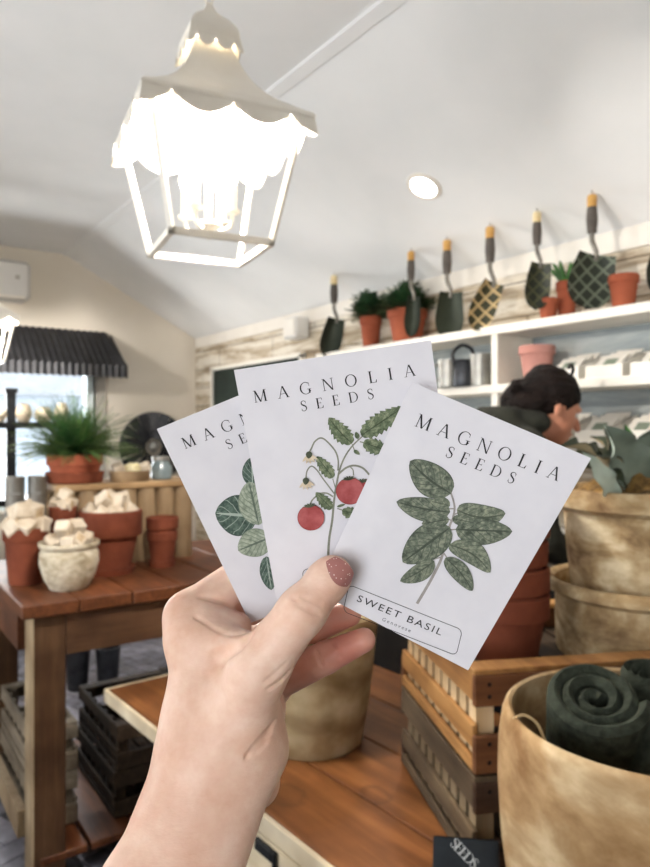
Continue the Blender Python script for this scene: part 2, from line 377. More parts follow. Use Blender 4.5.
# ------------------------------------------------------------------ signed distance modelling for bodies
class SDF:
    def __init__(s, lo, hi, h):
        s.lo = np.array(lo, np.float32); s.h = h
        s.n = np.ceil((np.array(hi)-np.array(lo))/h).astype(int)+1
        s.ax = [s.lo[i]+h*np.arange(s.n[i], dtype=np.float32) for i in range(3)]
        s.D = np.full(s.n, 1.0, np.float32)
    def _sub(s, lo, hi):
        a = np.clip(np.floor((np.array(lo)-s.lo)/s.h).astype(int), 0, s.n-1); b = np.clip(np.ceil((np.array(hi)-s.lo)/s.h).astype(int)+1, 1, s.n)
        sl = tuple(slice(i, max(j, i+1)) for i, j in zip(a, b))
        return sl, np.meshgrid(*[s.ax[i][sl[i]] for i in range(3)], indexing='ij')
    def _comb(s, sl, d, k, sub=False):
        D = s.D[sl]
        if sub:
            hh = np.clip(.5-.5*(D+d)/k, 0, 1); s.D[sl] = D*(1-hh)-d*hh+k*hh*(1-hh)
        else:
            hh = np.clip(.5+.5*(D-d)/k, 0, 1); s.D[sl] = d*hh+D*(1-hh)-k*hh*(1-hh)
    def cone(s, a, b, ra, rb, k=.006, sub=False, flat=None):
        a = np.array(a, np.float32); b = np.array(b, np.float32); m = max(ra, rb)*1.6+k*2+s.h*2
        sl, (X, Y, Z) = s._sub(np.minimum(a, b)-m, np.maximum(a, b)+m)
        d = b-a; L = float((d*d).sum())
        px, py, pz = X-a[0], Y-a[1], Z-a[2]
        t = np.clip((px*d[0]+py*d[1]+pz*d[2])/L, 0, 1)
        qx, qy, qz = px-t*d[0], py-t*d[1], pz-t*d[2]
        if flat is not None:                       # (direction, factor): stretches the section along direction
            u, fct = np.array(flat[0], float), flat[1]; u = u/np.linalg.norm(u)
            w = (qx*u[0]+qy*u[1]+qz*u[2])*(1-1/fct); qx, qy, qz = qx-w*u[0], qy-w*u[1], qz-w*u[2]
        s._comb(sl, np.sqrt(qx*qx+qy*qy+qz*qz)-(ra+(rb-ra)*t), k, sub); return s
    def ell(s, c, r, k=.006, sub=False, rot=None):
        c = np.array(c, np.float32); r = np.array(r, np.float32); m = r.max()+k*2+s.h*2
        sl, (X, Y, Z) = s._sub(c-m, c+m)
        p = np.stack([X-c[0], Y-c[1], Z-c[2]], -1)
        if rot is not None: p = p @ np.array(rot.to_3x3(), np.float32)
        k0 = np.sqrt(((p/r)**2).sum(-1)); k1 = np.sqrt(((p/(r*r))**2).sum(-1))+1e-9
        s._comb(sl, k0*(k0-1)/k1, k, sub); return s
    def mesh(s, name):
        D = s.D; ins = D < 0; nx, ny, nz = D.shape; h = s.h
        cs = (nx-1, ny-1, nz-1); cnt = np.zeros(cs, np.int16); acc = np.zeros(cs+(3,), np.float32)
        offs = [(0, 0), (1, 0), (0, 1), (1, 1)]
        for ax in range(3):
            o1, o2 = [i for i in range(3) if i != ax]
            for (p, q) in offs:
                a0 = [0, 0, 0]; a0[o1] = p; a0[o2] = q; a1 = list(a0); a1[ax] = 1
                A = D[tuple(slice(a0[i], a0[i]+cs[i]) for i in range(3))]; B = D[tuple(slice(a1[i], a1[i]+cs[i]) for i in range(3))]
                cr = (A < 0) != (B < 0); t = np.where(cr, A/np.where(cr, A-B, 1), 0)
                cnt += cr
                for i in range(3):
                    acc[..., i] += np.where(cr, (t if i == ax else a0[i]), 0)
        act = cnt > 0; idx = np.full(cs, -1, np.int64); idx[act] = np.arange(act.sum())
        ijk = np.argwhere(act); vs = (ijk+acc[act]/cnt[act][:, None])*h+s.lo
        faces = []
        for ax in range(3):
            o1, o2 = [(1, 2), (2, 0), (0, 1)][ax]
            sl0 = [slice(1, -1)]*3; sl0[ax] = slice(0, -1); sl1 = list(sl0); sl1[ax] = slice(1, None)
            A = ins[tuple(sl0)]; B = ins[tuple(sl1)]; e = np.argwhere(A != B)
            if not len(e): continue
            sg = A[tuple(e.T)]; base = e.copy(); base[:, o1] += 1; base[:, o2] += 1
            def at(d1, d2):
                q = base.copy(); q[:, o1] -= d1; q[:, o2] -= d2; return idx[tuple(q.T)]
            f = np.stack([at(1, 1), at(0, 1), at(0, 0), at(1, 0)], 1)
            f[~sg] = f[~sg][:, ::-1]; faces.append(f)
        F = np.concatenate(faces)
        me = bpy.data.meshes.new(name); me.from_pydata(vs.tolist(), [], F.tolist()); me.update()
        me.polygons.foreach_set('use_smooth', [True]*len(me.polygons)); return me
# ================================================================== the room
XE, YW, EAVE = -5.56, 2.52, 2.29            # gable end wall, plank wall, eave height
YF, ZR, YS = 1.42, 2.867, -1.18             # flat ceiling starts, its height, the opposite side wall
YC = -.08
b = MB(); b.box((-1.5, .67, -.06), (9, 4.4, .1)); b.mi = 1
bw = .1; rot = Matrix.Rotation(math.radians(20), 3, 'Z')
for i in range(-34, 35):
    for j in range(-24, 25):
        ox, oy = i+2*j, i-2*j
        for (cx, cy, sx, sy) in ((1, .5, 2, 1), (2.5, 0, 1, 2)):
            p = rot @ V(((ox+cx)*bw, (oy+cy)*bw, 0)) + V((-3.6, .9, 0))
            if XE+.12 < p.x < -.6 and YS+.12 < p.y < YW-.12:
                b.box((p.x, p.y, -.008), (sx*bw-.007, sy*bw-.007, .016), rot)
fl = struct(b.build('floor', ['mortar', 'brick']))
# ceiling: flat strip and two slopes, with the battens along their creases
def slab(pts, t, mats, name):
    return MB().prism(pts, t).build(name, mats)
x0, x1 = XE-.1, 2.6
b = MB()
b.prism([(x0, YC, ZR), (x1, YC, ZR), (x1, YF, ZR), (x0, YF, ZR)], (0, 0, .08))
b.prism([(x0, YF, ZR), (x1, YF, ZR), (x1, YW+.1, EAVE-.052), (x0, YW+.1, EAVE-.052)], (0, 0, .09))
b.prism([(x0, YC, ZR), (x1, YC, ZR), (x1, YS-.1, EAVE-.052), (x0, YS-.1, EAVE-.052)], (0, 0, .09))
struct(b.build('ceiling', 'ceil'))
b = MB(); b.box((-1.48, YF+.005, ZR-.008), (8.1, .05, .022), Matrix.Rotation(math.radians(-14), 3, 'X'))
struct(b.build('trim_1', 'ceil'))
b = MB(); b.box((-1.48, YW-.012, EAVE-.045), (8.1, .022, .085)); struct(b.build('trim_2', 'white'))
# walls
WY0, WY1, WZ0, WZ1 = -.15, 1.66, .9, 2.08
b = MB()
b.box((XE-.06, (YS+WY0)/2, 1.145), (.12, WY0-YS+.1, 2.29)); b.box((XE-.06, (WY1+YW)/2+.03, 1.145), (.12, YW-WY1+.1, 2.29))
b.box((XE-.06, (WY0+WY1)/2, WZ0/2), (.12, WY1-WY0, WZ0)); b.box((XE-.06, (WY0+WY1)/2, (WZ1+2.29)/2), (.12, WY1-WY0, 2.29-WZ1))
b.prism([(XE-.12, YS-.1, 2.29), (XE-.12, YW+.1, 2.29), (XE-.12, YF, ZR+.03), (XE-.12, YC, ZR+.03)], (.12, 0, 0))
struct(b.build('wall_left', 'endwall'))
b = MB(); b.box((-1.5, YW+.06, 1.15), (8.3, .12, 2.3)); struct(b.build('wall_right', 'plank'))
b = MB(); b.box((2.56, .67, 1.45), (.12, 3.9, 2.9)); struct(b.build('wall_back', 'endwall'))
# side wall behind the viewer's left shoulder with a daylight opening, and another added to brighten the ceiling
b = MB()
for xa, xb in ((XE-.1, -2.9), (-1.1, .1), (1.9, 2.6)): b.box(((xa+xb)/2, YS-.06, 1.15), (xb-xa, .12, 2.3))
for xa, xb in ((-2.9, -1.1), (.1, 1.9)):
    b.box(((xa+xb)/2, YS-.06, .4), (xb-xa, .12, .8)); b.box(((xa+xb)/2, YS-.06, 2.2), (xb-xa, .12, .2))
struct(b.build('wall_front', 'endwall'))
for k, (xa, xb) in enumerate(((-2.9, -1.1), (.1, 1.9))):
    f = MB(); cx = (xa+xb)/2
    for x in (xa+.03, cx, xb-.03): f.box((x, YS-.06, 1.45), (.05, .06, 1.3))
    for z in (.83, 2.07): f.box((cx, YS-.06, z), (xb-xa-.01, .06, .05))
    o = struct(f.build('window_%d' % (k+2), 'white'))
    MB().box((cx, YS-.06, 1.45), (xb-xa-.1, .006, 1.2)).build('pane', 'glass', o)
# gable window
f = MB(); cy = (WY0+WY1)/2; cz = (WZ0+WZ1)/2
for y in (WY0+.035, WY1-.035): f.box((XE-.05, y, cz), (.1, .07, WZ1-WZ0))
for z in (WZ0+.03, WZ1-.03): f.box((XE-.05, cy, z), (.1, WY1-WY0-.14, .06))
f.box((XE-.06, .42, cz), (.05, .05, WZ1-WZ0-.12))
w1 = struct(f.build('window_1', 'jamb'))
MB().box((XE-.07, cy, cz), (.006, WY1-WY0-.1, WZ1-WZ0-.1)).build('pane', 'glass', w1)
f = MB()
for y in (WY0-.03, WY1+.035): f.box((XE+.011, y, cz), (.022, .075, WZ1-WZ0+.1))
f.box((XE+.02, cy, WZ0-.035), (.05, WY1-WY0+.2, .05))
struct(f.build('trim_3', 'trimgrey'))
# outside the gable window
struct(MB().box((-16, 2, -.2), (20, 30, .1)).build('ground', 'outground'))
t = thing('shed', 'pale blue-grey outbuilding with a grey roof, seen through the bright window', 'building', (-13, 3.3, -.15))
MB().box((0, 0, 1.1), (2.5, 3, 2.2)).build('wall', 'outwall', t)
MB().prism([(-1.4, -1.7, 2.2), (1.4, -1.7, 2.2), (0, -1.7, 3.0)], (0, 3.4, 0)).build('roof', 'outroof', t)

# ------------------------------------------------------------------ awning, air conditioner, wall wheel
t = thing('awning', 'dark corrugated metal awning over the bright window', 'awning', (XE, 0, 0))
ya, yb = -.5, 1.735; prof = []
b = MB(); n = 155
def aw(u, v):
    y = ya+(yb-ya)*u; o = .0035*math.sin(u*n*1.9)
    return V((.03+.34*v+o*.5, y+(.06*v if u > .98 else 0), 2.28-.29*v+o))
b.grid(aw, n*3, 1); b.grid(lambda u, v: aw(u, v)+V((-.012, 0, -.012)), n*3, 1)
b.build('sloped_sheet', 'awning', t, True)
b = MB()
b.grid(lambda u, v: V((.37+.006*math.sin(u*n*1.9), ya+(yb-ya+.06)*u, 1.99+.006*math.sin(u*n*1.9)-.09*v-.006*math.sin(u*n*1.9)*v)), n*3, 1)
b.grid(lambda u, v: V((.362+.006*math.sin(u*n*1.9), ya+(yb-ya+.06)*u, 1.99+.006*math.sin(u*n*1.9)-.09*v)), n*3, 1)
b.build('front_valance', 'awning', t, True)
MB().prism([(.02, yb+.03, 2.26), (.36, yb+.05, 1.98), (.36, yb+.05, 1.91), (.02, yb+.03, 1.95)], (0, .012, 0)).build('end_panel', 'awning', t)
t = thing('air_conditioner', 'white wall-mounted air conditioner unit high on the end wall', 'air conditioner', (XE, .66, 2.585))
MB().box((.1, 0, 0), (.2, .95, .29), bevel=.03).build('housing', 'acwhite', t, True)
MB().box((.185, 0, -.125), (.05, .86, .02)).build('air_flap', 'white', t)
MB().box((.2015, .38, .02), (.004, .03, .03)).build('indicator', 'trimgrey', t)
t = thing('windmill_wheel', 'dark metal windmill wheel with radial blades hung on the end wall', 'wall decoration', (XE+.05, 2.12, 1.36))
b = MB()
for k in range(18):
    R3 = Matrix.Rotation(2*PI*k/18, 3, 'X')
    q = [R3 @ V(p) for p in ((.0, -.012, .07), (.012, .014, .07), (.022, .045, .285), (-.008, -.04, .285))]
    b.prism(q, (R3 @ V((.003, 0, 0))))
b.build('blades', 'tindark', t)
b = MB()
for r in (.13, .285):
    pts = [V((0.004, r*math.cos(a), r*math.sin(a))) for a in [2*PI*i/48 for i in range(49)]]
    b.tube(pts, .006, 6, False)
b.build('rim', 'tindark', t, True)
b = MB(); b.lathe([(0, 0), (.05, 0), (.04, .03), (.016, .045), (0, .045)], 24)
h = b.build('hub', 'tin', t, True); h.rotation_euler = (0, PI/2, 0)
b = MB(); b.bar((-.05, 0, 0), (.01, 0, 0), .02, .02, (0, 0, 1)); b.build('mount', 'tindark', t)

# ------------------------------------------------------------------ hanging lanterns
def lantern(loc, rz, label):
    t = thing('hanging_lantern', label, 'lantern', loc, rz, 'cream scalloped pendant lanterns')   # origin on the ceiling
    zb = 1.91-ZR; z = lambda H: H+1.5-ZR
    b = MB()
    def sq(prof, m):
        for k in range(4):
            R3 = Matrix.Rotation(PI/2*k, 3, 'Z')
            def fn(u, v):
                s = v*(len(prof)-1); i = min(int(s), len(prof)-2); f = s-i
                hw = prof[i][0]*(1-f)+prof[i+1][0]*f; zz = prof[i][1]*(1-f)+prof[i+1][1]*f
                return R3 @ V((hw, hw*(2*u-1), zz))
            m.grid(fn, 6, (len(prof)-1)*2)
    def smooth(pr): return [(q.x, q.y) for q in bez([(a, c, 0) for a, c in pr], 4)]
    sq(smooth([(.183, z(.665)), (.180, z(.677)), (.15, z(.698)), (.11, z(.73)), (.078, z(.77)), (.056, z(.815)), (.040, z(.862))]), b)
    sq(smooth([(.181, z(.665)), (.177, z(.674)), (.147, z(.694)), (.107, z(.726)), (.075, z(.766)), (.053, z(.811)), (.037, z(.862))]), b)
    roof = b.build('roof', 'lantern', t, True)
    def skirt(hw, ztop, drop, amp, nsc, flare, name):
        b = MB()
        for off in (0, -.003):
            for k in range(4):
                R3 = Matrix.Rotation(PI/2*k, 3, 'Z')
                def fn(u, v):
                    w = abs(math.sin(PI*(u*nsc+.5)))**.8
                    return R3 @ V((hw+off+flare*v, (hw+flare*v)*(2*u-1), ztop-(drop+amp*w)*v))
                b.grid(fn, nsc*12, 3)
        return b.build(name, 'lantern', t, True)
    skirt(.1815, z(.668), .006, .031, 3, .006, 'scalloped_skirt')
    b = MB(); sq(smooth([(.056, z(.865)), (.054, z(.888)), (.038, z(.915)), (.014, z(.942)), (.006, z(.965))]), b); b.build('cap', 'lantern', t, True)
    skirt(.057, z(.867), .012, .018, 3, .006, 'cap_skirt')
    a0, a1 = .1095, .161
    for sx, sy in ((1, 1), (1, -1), (-1, 1), (-1, -1)):
        b = MB(); b.bar((sx*a0, sy*a0, zb), (sx*a1, sy*a1, z(.67)), .011, .011, (sx, sy, 0)); b.build('corner_post', 'lantern', t)
    b = MB()
    for k in range(4):
        R3 = Matrix.Rotation(PI/2*k, 3, 'Z'); b.bar(R3 @ V((a0, -a0-.006, zb)), R3 @ V((a0, a0+.006, zb)), .012, .014)
    b.build('bottom_frame', 'lantern', t)
    b = MB()
    for k in range(4):
        R3 = Matrix.Rotation(PI/2*k, 3, 'Z'); b.bar(R3 @ V((a1, -a1-.004, z(.665))), R3 @ V((a1, a1+.004, z(.665))), .008, .01)
    b.build('top_frame', 'lantern', t)
    b = MB(); b.lathe([(0, zb+.02), (.006, zb+.022), (.012, zb+.03), (.006, zb+.04), (.03, zb+.05), (.028, zb+.058), (.008, zb+.062), (.008, z(.78)), (0, z(.78))], 16)
    for k in range(4):
        a = PI/4+PI/2*k; c, s = math.cos(a), math.sin(a)
        b.tube(bez([(.008*c, .008*s, zb+.052), (.03*c, .03*s, zb+.038), (.055*c, .055*s, zb+.045), (.06*c, .06*s, zb+.072)], 5), .0045, 8)
    b.build('candelabrum', 'lantern', t, True)
    for k in range(4):
        a = PI/4+PI/2*k; x, y = .06*math.cos(a), .06*math.sin(a)
        cd = MB().lathe([(0, zb+.07), (.017, zb+.074), (.018, zb+.08), (.01, zb+.082), (.01, zb+.135), (0, zb+.135)], 14, (x, y, 0)).build('candle', 'lantern', t, True)
        MB().lathe([(0, zb+.135), (.008, zb+.14), (.0145, zb+.16), (.011, zb+.18), (.004, zb+.2), (0, zb+.205)], 14, (x, y, 0)).build('bulb', 'bulb', cd, True)
    b = MB(); zt = z(.965)
    nl = int(-zt/.03)
    for i in range(nl):
        zc = zt+.012+i*(-zt-.02)/nl; r3 = Matrix.Rotation(PI/2*(i % 2), 3, 'Z')
        b.tube([V((0, 0, zc)) + r3 @ V((.009*math.cos(q), 0, .019*math.sin(q))) for q in [2*PI*j/12 for j in range(13)]], .0024, 6, False)
    b.build('chain', 'lantern', t, True)
    MB().lathe([(0, -.03), (.02, -.03), (.055, -.01), (.06, 0), (0, 0)], 24).build('ceiling_rose', 'lantern', t, True)
    return t
LZ = math.radians(80.2)
la = lantern((-1.43, .68, ZR), LZ, 'large cream scalloped lantern with lit candle bulbs, nearest to the viewer')
lb = dup(la, (-4.54, .68, ZR), LZ+.15, 'distant cream lantern cut off by the left edge, in front of the window awning')
def lamp(name, kind, loc, power, color, **kw):
    d = bpy.data.lights.new(name, kind); d.energy = power; d.color = color
    for k, v in kw.items(): setattr(d, k, v)
    o = bpy.data.objects.new(name, d); C.objects.link(o); o.location = loc; return o
LANP, = (16,)
for q, L in ((1, (-1.43, .68)), (1, (-4.54, .655))):
    lamp('lantern_light', 'POINT', (L[0], L[1], 2.09), LANP*4, (1, .94, .87), shadow_soft_size=.03)

# recessed downlight on the slope
ny, nz = .5245, 1.0
dl = thing('downlight', 'round lit recessed downlight in the sloping ceiling', 'ceiling light', (-2.176, 2.04, ZR-.5245*(2.04-YF)))
dl.rotation_euler = (-math.atan(.5245), 0, 0)
MB().lathe([(.058, -.006), (.062, -.009), (.078, -.006), (.08, 0), (.058, .0)], 40).build('trim_ring', 'white', dl, True)
MB().lathe([(0, -.004), (.058, -.004)], 40).build('lens', 'lamp', dl)
o = lamp('downlight_lamp', 'SPOT', (-2.176, 2.02, ZR-.5245*(2.04-YF)-.03), 14, (1, .93, .84), spot_size=2.4, spot_blend=.6, shadow_soft_size=.05)
o.rotation_euler = (-.3, 0, 0)

# ------------------------------------------------------------------ shelving on the plank wall
SX0, SX1, SY = -3.34, -.55, 2.27
ZT, ZM, ZL = 1.943, 1.693, 1.455
t = thing('wall_shelf', 'cream painted open shelving fixed to the whitewashed plank wall', 'shelf', (SX0, YW, 0))
L = SX1-SX0; dp = YW-SY
for z, nm in ((ZT, 'top_board'), (ZM, 'shelf_board'), (ZL, 'shelf_board')):
    MB().box((L/2, -dp/2, z-.018), (L, dp, .036), bevel=.003).build(nm, 'shelfwhite', t)
for x in (.018, .67, SX0*-1-1.995, 2.1, L-.018):
    MB().box((x, -dp/2+.004, (ZL+ZT)/2), (.034, dp-.008, ZT-ZL-.037)).build('upright', 'shelfwhite', t)
b = MB()
b.box((L/2, -.006, (ZL+ZM)/2), (L-.04, .01, ZM-ZL-.04)); b.box((L/2, -.006, (ZM+ZT)/2-.018), (L-.04, .01, ZT-ZM-.037)); b.build('back_panel', 'back', t)
# dark counter added below the shelves to darken the gaps seen there
M['counter'] = wood('dark_counter_wood', '1b1613', '26201b', '322a23', 'z', 6, .6); M['countertop'] = wood('dark_counter_top_wood', '2a211a', '372c22', '463829', 'x', 6, .5)
t = thing('added_base_cabinet', 'added dark wooden base cabinet along the plank wall under the open shelving', 'cabinet', (-3.25, YW-.012, 0))
MB().box((1.35, -.21, .47), (2.70, .41, .94)).build('body', 'counter', t)
MB().box((1.35, -.22, .96), (2.74, .44, .04), bevel=.004).build('top', 'countertop', t)
for k in range(5):
    d = MB().box((.28+.535*k, -.424, .48), (.50, .016, .82), bevel=.003).build('door', 'counter', t)
    MB().sphere((.28+.535*k+.2, -.444, .7), .013, seg=12).build('knob', 'black', d, True)
# chalkboard and wall speaker left of the shelves
t = thing('chalkboard', 'dark chalkboard in a thin cream frame on the plank wall', 'chalkboard', (-4.505, YW, 1.6))
MB().box((0, -.012, 0), (1.33, .02, .78)).build('board', 'board', t)
b = MB()
for z in (-.4, .4): b.box((0, -.02, z), (1.37, .038, .03))
for x in (-.67, .67): b.box((x, -.02, 0), (.03, .038, .8))
b.build('frame', 'shelfwhite', t)
t = thing('wall_speaker', 'small white box speaker mounted high on the plank wall', 'speaker', (-3.83, YW, 2.17), 0)
MB().box((0, -.07, 0), (.16, .11, .14), bevel=.012).build('cabinet', 'acwhite', t)
MB().box((0, -.127, 0), (.13, .006, .11)).build('grille', 'white', t)
MB().box((0, -.008, 0), (.06, .016, .06)).build('bracket', 'trimgrey', t)

# ------------------------------------------------------------------ flower pots
def potprof(rt, h, rb=None, rim=.24, th=None, lip=1.06):
    rb = rb or rt*.68; th = th or rt*.09; rn = rt/lip; zr = h*(1-rim)
    return [(0, 0), (rb*.94, 0), (rb, h*.015), (rn-(rn-rb)*.14, zr), (rt*.985, zr+.002), (rt, zr+h*.02), (rt, h-.004), (rt-.004, h), (rt-th, h), (rt-th-.004, h*.9), (rb-th, h*.12), (0, h*.12)]
def pot(loc, rt, h, label, mat='terra', group=None, rb=None, rim=.24, soil=.82, saucer=False, name='terracotta_pot', lip=1.06, rz=0):
    t = thing(name, label, 'flower pot', loc, rz, group)
    z0 = .012 if saucer else 0
    bo = MB().lathe(potprof(rt, h, rb, rim, None, lip), 40).build('body', mat, t, True, loc=(0, 0, z0))
    if saucer:
        r = (rb or rt*.68)*1.22; MB().lathe([(0, 0), (r*.9, 0), (r, .028), (r-.008, .028), (r*.86, .012), (0, .012)], 36).build('saucer', mat, t, True)
    if soil:
        r0 = rt*.91-.004; MB().lathe([(r0*.97, h*soil+z0), (r0*.5, h*soil+.004+z0), (0, h*soil+.006+z0)], 24).build('soil', 'soil', t, True)
    return t
def fern(name, n, ln, seed, mats, parent, base, up=.75, leaf=.03, spread=1.0, droop=.13):
    rd = random.Random(seed); b = MB(); st = MB()
    for i in range(n):
        a = rd.uniform(0, 2*PI); el = rd.uniform(.25, 1.35)*up; l = ln*rd.uniform(.6, 1.05)
        d = V((math.cos(a)*math.cos(el)*spread, math.sin(a)*math.cos(el)*spread, math.sin(el))).normalized()
        p = V(base)+V((math.cos(a), math.sin(a), 0))*ln*.06; pts = [p.copy()]; k = 9
        for s in range(k):
            p = p+d*l/k; d = (d+V((0, 0, -droop*(1+.5*rd.random())))).normalized(); pts.append(p.copy())
        st.tube(pts, [.0016*(1-.7*s/k) for s in range(k+1)], 4, False)
        b.mi = 0 if rd.random() < .72 else 1
        for s in range(1, k+1):
            tg = (pts[s]-pts[s-1]).normalized(); sd = tg.cross(V((0, 0, 1)))
            if sd.length < .05: sd = V((1, 0, 0))
            sd.normalize(); nn = sd.cross(tg)
            for f in (0, .5):
                o = pts[s-1].lerp(pts[s], f)
                for g in (-1, 1):
                    ll = leaf*(1.1-.75*(s/k))*rd.uniform(.8, 1.2); dr = (sd*g*.85+tg*.5+nn*rd.uniform(-.25, .35)).normalized(); w = dr.cross(nn).normalized()*ll*.2
                    b.face([o, o+dr*ll*.5+w, o+dr*ll, o+dr*ll*.5-w])
    o = b.build(name, mats, parent, normals=False); st.build('stems', 'fernstem', parent); return o
# upper shelf: plants and small pots
t = pot((-2.985, 2.4, ZT), .062, .185, 'tall terracotta pot of dark fern on the top shelf, behind the leftmost trowels', 'terra2', name='potted_fern')
fern('foliage', 150, .165, 3, ['darkfern', 'darkfern'], t, (0, 0, .17), 1.1, .055, .9, .06)
t = pot((-2.69, 2.405, ZT), .105, .18, 'wide terracotta pot of dark fern on the top shelf, behind the second trowel', 'terra2', name='potted_fern')
fern('foliage', 190, .175, 5, ['darkfern', 'darkfern'], t, (0, 0, .16), 1.1, .055, .95, .06)
pot((-1.79, 2.37, ZT), .042, .095, 'small terracotta pot on the top shelf left of the largest lattice trowel', 'terra2', 'small pots on the top shelf')
t = pot((-1.765, 2.455, ZT), .042, .17, 'slim terracotta pot with green succulent shoots, tucked behind the small pot on the top shelf', 'terra2', name='potted_succulent', rb=.032)
b = MB()
for k in range(8):
    a = k*.8; d = V((math.cos(a), math.sin(a)*.6, 1.1+.5*(k % 3))).normalized()
    b.tube(bez([(0, 0, .145), d*.06+V((0, 0, .14)), d*.12+V((.02*math.cos(a), 0, .14))], 5), [.009, .01, .01, .011, .011, .011, .01, .009, .008, .006, .003], 8)
b.build('shoots', 'succulent', t, True)
pot((-1.47, 2.39, ZT), .055, .135, 'single terracotta pot on the top shelf right of the largest lattice trowel', 'terra2', 'small pots on the top shelf')
# watering can, mugs, pink pot
t = thing('tin_mug', 'pale tin mug with side handle on the middle shelf, left of the black handled jug', 'mug', P(449, 385, 3.14).to_2d().to_3d()+V((0, 0, ZM)), YAW)
MB().lathe([(0, 0), (.046, 0), (.05, .004), (.052, .125), (.049, .125), (.047, .008), (0, .008)], 28).build('body', 'tin', t, True)
MB().tube(bez([(-.05, 0, .1), (-.085, 0, .095), (-.085, 0, .04), (-.05, 0, .03)], 6), .005, 8).build('handle', 'tin', t, True)
t = thing('tin_jug', 'dark tin jug with arched black handle on the middle shelf, between two pale tins', 'jug', P(464, 385, 3.08).to_2d().to_3d()+V((0, 0, ZM)), YAW)
MB().lathe([(0, 0), (.046, 0), (.05, .01), (.046, .085), (.036, .11), (.04, .12), (.036, .12), (.032, .11), (.042, .08), (.044, .01), (0, .01)], 28).build('body', 'tindark', t, True)
MB().tube(bez([(-.04, 0, .1), (-.05, 0, .15), (-.01, 0, .185), (.035, 0, .165), (.04, 0, .1)], 6), .008, 8).build('handle', 'black', t, True)
t = thing('tin_can', 'pale ribbed tin can on the middle shelf, right of the black handled jug', 'can', P(481, 385, 3.04).to_2d().to_3d()+V((0, 0, ZM)), YAW)
MB().lathe([(0, 0), (.048, 0)]+[(.048+.002*(k % 2), .008+.012*k) for k in range(11)]+[(.05, .14), (.046, .14), (.045, .008), (0, .008)], 28).build('body', 'tin', t, True)
pot((P(537, 385, 2.86).x, P(537, 385, 2.86).y, ZM), .074, .155, 'pinkish terracotta pot on the middle shelf above the bent head', 'terrapink', soil=.8)
def seed_tray(x, z, label, grp, sc=1):
    t = thing('seed_tray', label, 'display tray', (x, 2.375, z), 0, grp)
    b = MB(); b.box((0, 0, .004), (.15, .18, .008))
    for sx in (-1, 1): b.prism([(sx*.072, -.09, .0), (sx*.072, .09, .0), (sx*.072, .09, .10), (sx*.072, -.09, .045)], (.006*-sx, 0, 0))
    b.box((0, -.088, .0225), (.15, .006, .045)); b.box((0, .088, .05), (.15, .006, .1)); b.build('tray', 'shelfwhite', t)
    for k in range(3):
        R3 = Matrix.Rotation(math.radians(-52), 3, 'X')
        b = MB(); b.box((random.uniform(-.005, .005), -.045+.045*k, .055+.012*k), (.105, .006, .105), R3, .001); b.mi = 1
        b.box(R3 @ V((0, -.004, 0))+V((0, -.045+.045*k, .055+.012*k)), (.05, .001, .045), R3); b.build('packet_stack', ['white', 'pspin2'], t)
    return t
for k, (x, l) in enumerate(((-1.665, 'white tray of seed packets on the middle shelf, next to the pinkish pot'), (-1.485, 'white tray of seed packets on the middle shelf, second from the pinkish pot'), (-1.305, 'white tray of seed packets on the middle shelf, cut off by the right edge'))):
    seed_tray(x, ZM, l, 'seed trays on the middle shelf')
for k, (x, l) in enumerate(((-1.70, 'white tray of seed packets on the lower shelf, just in front of the face'), (-1.53, 'white seed tray on the lower shelf, middle of the row above the broad leaves'), (-1.36, 'white tray of seed packets on the lower shelf, rightmost of that row'))):
    seed_tray(x, ZL, l, 'seed trays on the lower shelf')

